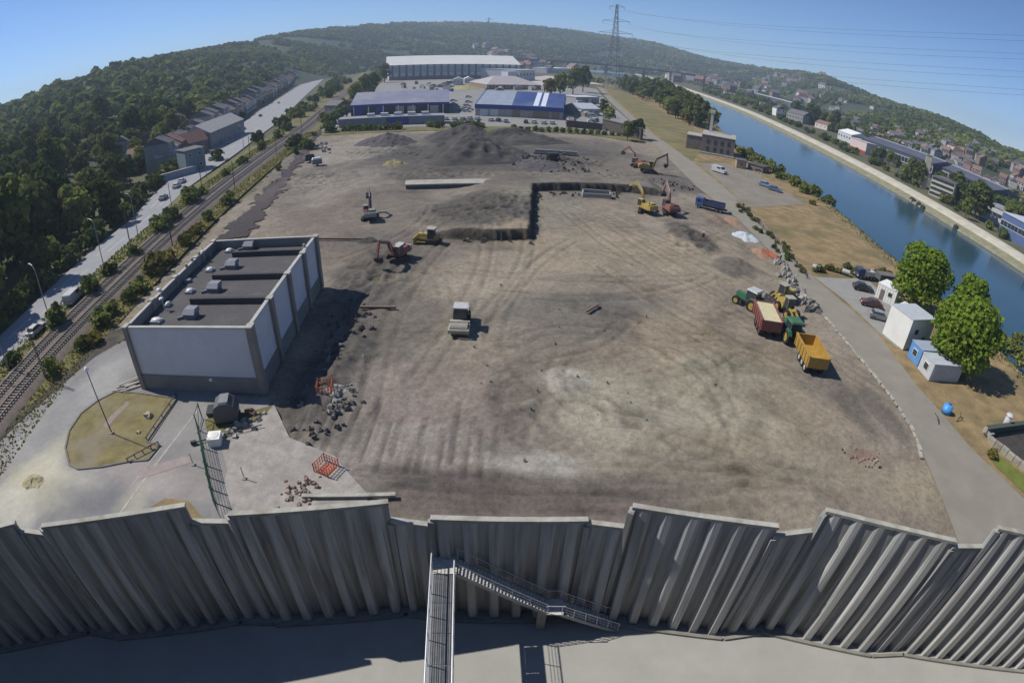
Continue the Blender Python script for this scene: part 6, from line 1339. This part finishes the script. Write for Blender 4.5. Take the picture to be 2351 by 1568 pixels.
# green mesh fence of the yard
FN = [np.array(p) for p in PX('458 990,468 1030,476 1070,488 1125,505 1188')]
M_fence = mat('fence_green', (.02,.085,.055), .6, .2, 3)
t = thing('mesh_fence', 'green wire mesh fence with posts across the yard', 'fence', (*FN[0],0))
for a, b in zip(FN[:-1], FN[1:]):
    a, b = a-FN[0], b-FN[0]; n = max(1, round(np.linalg.norm(b-a)/2.2))
    for i in range(n):
        p, q = a+(b-a)*i/n, a+(b-a)*(i+1)/n
        obj('post', MB().beam((*p,0),(*p,2.1),.09,.09), M_fence, t); m_ = MB()
        for z in (.15,.55,.95,1.35,1.75,2.0): m_.beam((*p,z),(*q,z),.03,.035)
        for f in np.linspace(.06,.94,9): u = p+(q-p)*f; m_.beam((*u,.12),(*u,2.02),.022,.022)
        obj('mesh_panel', m_, M_fence, t)
obj('gate_leaf', MB().beam((0,0,.2),(-.6,1.9,.2),.06,.06).beam((0,0,2.0),(-.6,1.9,2.0),.06,.06).beam((-.6,1.9,.1),(-.6,1.9,2.1),.08,.08).beam((0,0,.2),(-.6,1.9,2.0),.05,.05), M_fence, t)
# rounded steel bin, bulk bag, barrier arm
x, y = G(525,962); t = thing('storage_tank', 'dark grey round topped tank beside the panel building', 'tank', (x,y,.05), .35)
obj('shell', MB().pry([(-1.2,.3),(1.2,.3),(1.35,1.2),(1.1,2.0),(.5,2.5),(-.3,2.5),(-1.0,2.1),(-1.3,1.2)], -1.0, 1.0), mat('tank_grey', (.085,.09,.095), .55, .2, 1.5), t); obj('skid', MB().box(0,0,.18,2.6,1.8,.25), M_dark, t); obj('hopper', MB().fr(-1.9,-1.0,-.6,.6,.8,-2.0,-1.1,-.8,.8,1.5), M_dark, t); obj('lid', MB().box(.1,0,2.54,1.0,1.6,.1), mat('tank_lid', (.20,.21,.22)), t)
x, y = G(497,1018); t = thing('bulk_bag', 'white bulk bag standing at the end of the yard fence', 'bag', (x,y,.05), .3); obj('sack', MB().fr(-.6,.6,-.6,.6,0,-.68,.68,-.68,.68,1.0), mat('white_sack', (.74,.73,.69), .8, .08, 2), t); obj('contents', MB().dome(0,0,.98,.6,.6,.12,12,2), mat('sack_top', (.7,.69,.65)), t); obj('loop', MB().tube([(-.6,-.6,1.0),(-.5,-.5,1.25),(-.3,-.6,1.0)], .03, 5), M_white, t)
x, y = G(442,1022); a_ = heading((442,1022),(545,996)); t = thing('fallen_pole', 'fallen pole barrier lying by the bulk bag', 'pole', (x,y,.25), a_); obj('arm', MB().cyl((0,0,0),(7.5,0,.1),.07,.05,6), M_dark, t); obj('counterweight', MB().box(.2,0,.05,.6,.3,.35), M_dark, t)
x, y = G(575,952); rubble('dumped_box', 'rusty open box dumped on the grass beside the tank', [(x,y),(x+.3,y+.2)], 5, .3, .5, 1.1, mat('rust', (.19,.12,.08)), 12, 'debris')
for k,(px,py) in enumerate(((445,1068),(562,1100))):
    x, y = G(px,py); t = thing('bollard_post', ['short post beside the yard fence','thin white post on the rubble apron'][k], 'post', (x,y,.05)); obj('shaft', MB().cyl((0,0,0),(0,0,1.5),.05,.05,6), P_white, t); obj('base', MB().box(0,0,.05,.35,.35,.1), M_conc, t)
# yard lamp posts with globe heads
for k,(bx,by,tx,ty) in enumerate(((258,996,184,854),)):
    x, y = G(bx,by); h = HT((bx,by),(tx,ty)); t = thing('globe_lamp', 'slim lamp post with white globe on the planted island', 'lamp post', (x,y,.05)); obj('pole', MB().cyl((0,0,0),(0,0,h-.2),.07,.05,8), mat('dark_pole', (.08,.08,.08)), t); obj('globe', MB().dome(0,0,h-.2,.26,.26,.4,10,4), mat('globe_white', (.8,.8,.78), .3), t, True); obj('base', MB().box(0,0,.08,.4,.4,.16), M_conc, t)
# low rails and kerb bits round the island
for (a,b,lab) in (((337,1014),(408,910),'dark low rail on the straight side of the planted island'),((293,1062),(367,1022),'dark low rail on the corner of the planted island')):
    A1, B1 = np.array(G(*a)), np.array(G(*b)); t = thing('low_rail', lab, 'rail', (*A1,0)); d_ = B1-A1
    obj('bar', MB().beam((0,0,.5),(*d_,.5),.09,.09), mat('dark_pole', (.08,.08,.08)), t)
    for f in (.02,.25,.5,.75,.98): obj('post', MB().beam((*(d_*f),0),(*(d_*f),.5),.08,.08), mat('dark_pole', (.08,.08,.08)), t)
for (px,py,s,lab) in ((343,960,.8,'pale flat stone in the grass of the planted island'),(320,997,.4,'small white stone in the grass of the planted island')):
    x, y = G(px,py); rubble('loose_stone', lab, [(x,y),(x+.1,y)], 2, .1, s, s*1.3, mat('tan_stone', (.42,.37,.25)), 13, 'stone')
for i,(px,py) in enumerate(((285,893),(295,885),(305,893),(315,882),(300,878))):
    x, y = G(px,py); t = thing('timber_plank', 'weathered plank lying at the corner of the panel building', 'plank', (x,y,.1+.05*i), .45+.1*i, 'planks at the building corner'); obj('board', MB().box(0,0,0,3.2,.28,.07), mat('grey_timber', (.33,.30,.27), .9, .2, 2), t)
# figures: two workers on the site in dark clothing
def person(label, px, py, rz, jacket, pose=0):
    x, y = G(px,py); t = thing('person', label, 'person', (x,y,.0), rz)
    J = [(0,0,.95),(0,0,1.2),(0,0,1.42),(0,0,1.52),(0,0,1.66), (.0,.10,.90),(.03,.12,.5),(-.02,.13,.08),(.12,.14,.03), (0,-.10,.90),(.08,-.12,.5),(.06,-.13,.08),(.2,-.14,.03), (0,.2,1.4),(.02,.27,1.12),(.12,.26,.9), (0,-.2,1.4),(.05,-.27,1.12),(.18,-.24,.92)]
    E_ = [(0,1),(1,2),(2,3),(3,4),(0,5),(5,6),(6,7),(7,8),(0,9),(9,10),(10,11),(11,12),(2,13),(13,14),(14,15),(2,16),(16,17),(17,18)]
    R_ = [.16,.17,.15,.06,.115,.1,.075,.05,.05,.1,.075,.05,.05,.075,.055,.045,.075,.055,.045]
    me = bpy.data.meshes.new('body'); me.from_pydata(J, E_, []); o = bpy.data.objects.new('body', me); col.objects.link(o); o.parent = t; me.materials.append(jacket)
    sk = o.modifiers.new('skin', 'SKIN'); sv = me.skin_vertices[0].data
    for i, r_ in enumerate(R_): sv[i].radius = (r_, r_)
    sv[0].use_root = True
    sb = o.modifiers.new('sub', 'SUBSURF'); sb.levels = 1; sb.render_levels = 2
    obj('helmet', MB().dome(0,0,1.7,.135,.13,.12,10,3), mat('helmet_white', (.7,.7,.66)), t, True)
person('worker in dark clothes standing on the haul road edge', 1613,552, 1.0, mat('dark_cloth', (.025,.027,.035)))
person('worker in blue overalls standing at the rubble kerb', 1790,603, 2.2, mat('blue_cloth', (.05,.07,.12)))
# little machines near the railway edge
for k,(px,py,lab) in enumerate(((728,380,'small compressor with white hood near the railway edge'),(712,372,'small dark generator beside the white hooded compressor'))):
    x, y = G(px,py); t = thing('compressor', lab, 'machine', (x,y,.0), .5); obj('body', MB().fr(-1.6,1.6,-.9,.9,.5,-1.5,1.5,-.8,.8,2.0), M_dark if k else M_rubd, t); obj('hood', MB().fr(-1.5,1.5,-.8,.8,2.0,-1.2,1.2,-.5,.5,2.5), M_white if not k else M_dark, t)
    for s in (-1,1): wheel(t, 0, s*.9, .4, .25, P_sil)
x, y = G(1270,368); t = thing('crusher', 'black tracked crusher at the edge of the rubble mound', 'machine', (x,y,0), .4); crawler(t, 4, 2.2, .6, .8); obj('hopper', MB().fr(-2,1,-1,1,1.0,-2.4,1.4,-1.4,1.4,2.4), M_dark, t); obj('conveyor', MB().beam((1,0,1.0),(5,0,2.6),.9,.25), M_dark, t)
# scrap beside the dark cut and beams near the panel building
for (px,py,l,rz,lab) in ((868,709,5,0.05,'rusty beam lying on the dark ground near the panel building'),(1360,710,3.0,.9,'bent sheet piece lying in the wheel tracks'),(760,551,14,-.02,'dark pipe lying beyond the far corner of the panel building'),(800,1143,8,.15,'pale concrete beam lying behind the wall coping')):
    x, y = G(px,py); t = thing('loose_beam', lab, 'beam', (x,y,.05), rz); obj('web', MB().box(0,0,.15,l,.18,.3), mat('rust2', (.16,.11,.085)) if l != 8 else M_cope, t); obj('flange', MB().box(0,0,.32,l,.4,.06), mat('rust2', (.16,.11,.085)) if l != 8 else M_cope, t)
x, y = G(845,552); cabin_ = heap('spoil_heap', 'small dark earth pile beyond the panel building', 845,553, 2.4,1.6,1.0, M_spoil, 81, .3)
# fence line along the river road meadow
FN2 = dense(PX('1852 640,1800 575,1740 515,1690 465'), 3.2); t = thing('meadow_fence', 'low dark fence between river road and dry meadow', 'fence', (*FN2[0],0))
for a, b in zip(FN2[:-1], FN2[1:]):
    a, b = a-FN2[0], b-FN2[0]; obj('post', MB().beam((*a,0),(*a,1.1),.12,.12), M_bark, t); obj('rail', MB().beam((*a,.9),(*b,.9),.06,.08).beam((*a,.5),(*b,.5),.06,.08), M_bark, t)
for i in range(60):
    f = rng.random()*(len(FN2)-1); k = int(f); p = FN2[k]+rng.normal(size=2)*.8
    if i < 40: bush(p[0], p[1], 0, int(rng.choice([2,1])), rng.uniform(.3,.6), 'dry tangled shrub along the meadow fence', 'shrubs along the meadow fence', 'dry_shrub')
for i in range(26):
    f = i/25; x, y = G(1870+(2040-1870)*f, 622+(632-622)*f+rng.uniform(-6,3)); bush(x, y, 0, int(rng.choice([2,1,2])), rng.uniform(.4,.75), 'dry shrub between the meadow and the parking area', 'shrubs above the parking area', 'dry_shrub')
for k,(px,py) in enumerate(((1872,622),(1940,632))):
    x, y = G(px,py); t = thing('white_tank', ['white gas bottle rack at the corner of the meadow','white tank at the top of the parking area'][k], 'tank', (x,y,.05), -.6); obj('shell', MB().cyl((-.8,0,.7),(.8,0,.7),.5,.5,12), P_white, t, False); obj('stand', MB().box(0,0,.15,1.2,.7,.3), M_dark, t)
# mooring dolphins on the far bank edge
for (px,py) in ((2093,459),(2098,463),(2109,470),(2118,477),(2194,523)):
    x, y = G(px,py,-2.4); t = thing('mooring_dolphin', 'dark mooring block at the water edge below the towpath', 'mooring', (x,y,-2.6), .5, 'mooring blocks on the opposite bank'); obj('block', MB().fr(-1.1,1.1,-1,1,-1,-.9,.9,-.8,.8,1.2), M_dark, t); obj('ring', MB().cyl((0,0,1.2),(0,0,1.5),.3,.3,8), M_dark, t)
# ================================================================== unseen plant block below the viewpoint, added to cut sky light on the court
t = thing('court_shade_block', 'unseen dark plant block at the gangway end, added to shade the court', 'building', (0,0,0))
obj('wall', MB().box(0,-14.6,12.4,84,30,24.8), mat('dark_cladding', (.06,.06,.065), .8, .2, .4), t)
obj('roof', MB().box(0,-14.6,24.9,84.4,30.4,.2), mat('roof_felt', (.08,.08,.08), .95), t)
for i in range(14): obj('cladding_rib', MB().box(-39+i*6,.46,12.4,.3,.12,24.6), M_dark, t)
obj('door', MB().box(-2.9,.45,7.5,1.2,.12,2.2), M_door, t)
# ================================================================== valley haze
hz = obj('haze', MB().box(0,1500,113,7600,4200,240), None); hz['kind'] = 'stuff'; tag(hz, 'thin pale blue summer haze filling the valley', 'haze')
mh = bpy.data.materials.new('valley_haze'); mh.use_nodes = True; n_ = mh.node_tree; n_.nodes.clear()
_o = n_.nodes.new('ShaderNodeOutputMaterial'); _v = n_.nodes.new('ShaderNodeVolumePrincipled'); _v.inputs['Color'].default_value = (.68,.82,1,1); _v.inputs['Density'].default_value = .00022; _v.inputs['Anisotropy'].default_value = .1
n_.links.new(_v.outputs[0], _o.inputs['Volume']); hz.data.materials.append(mh)
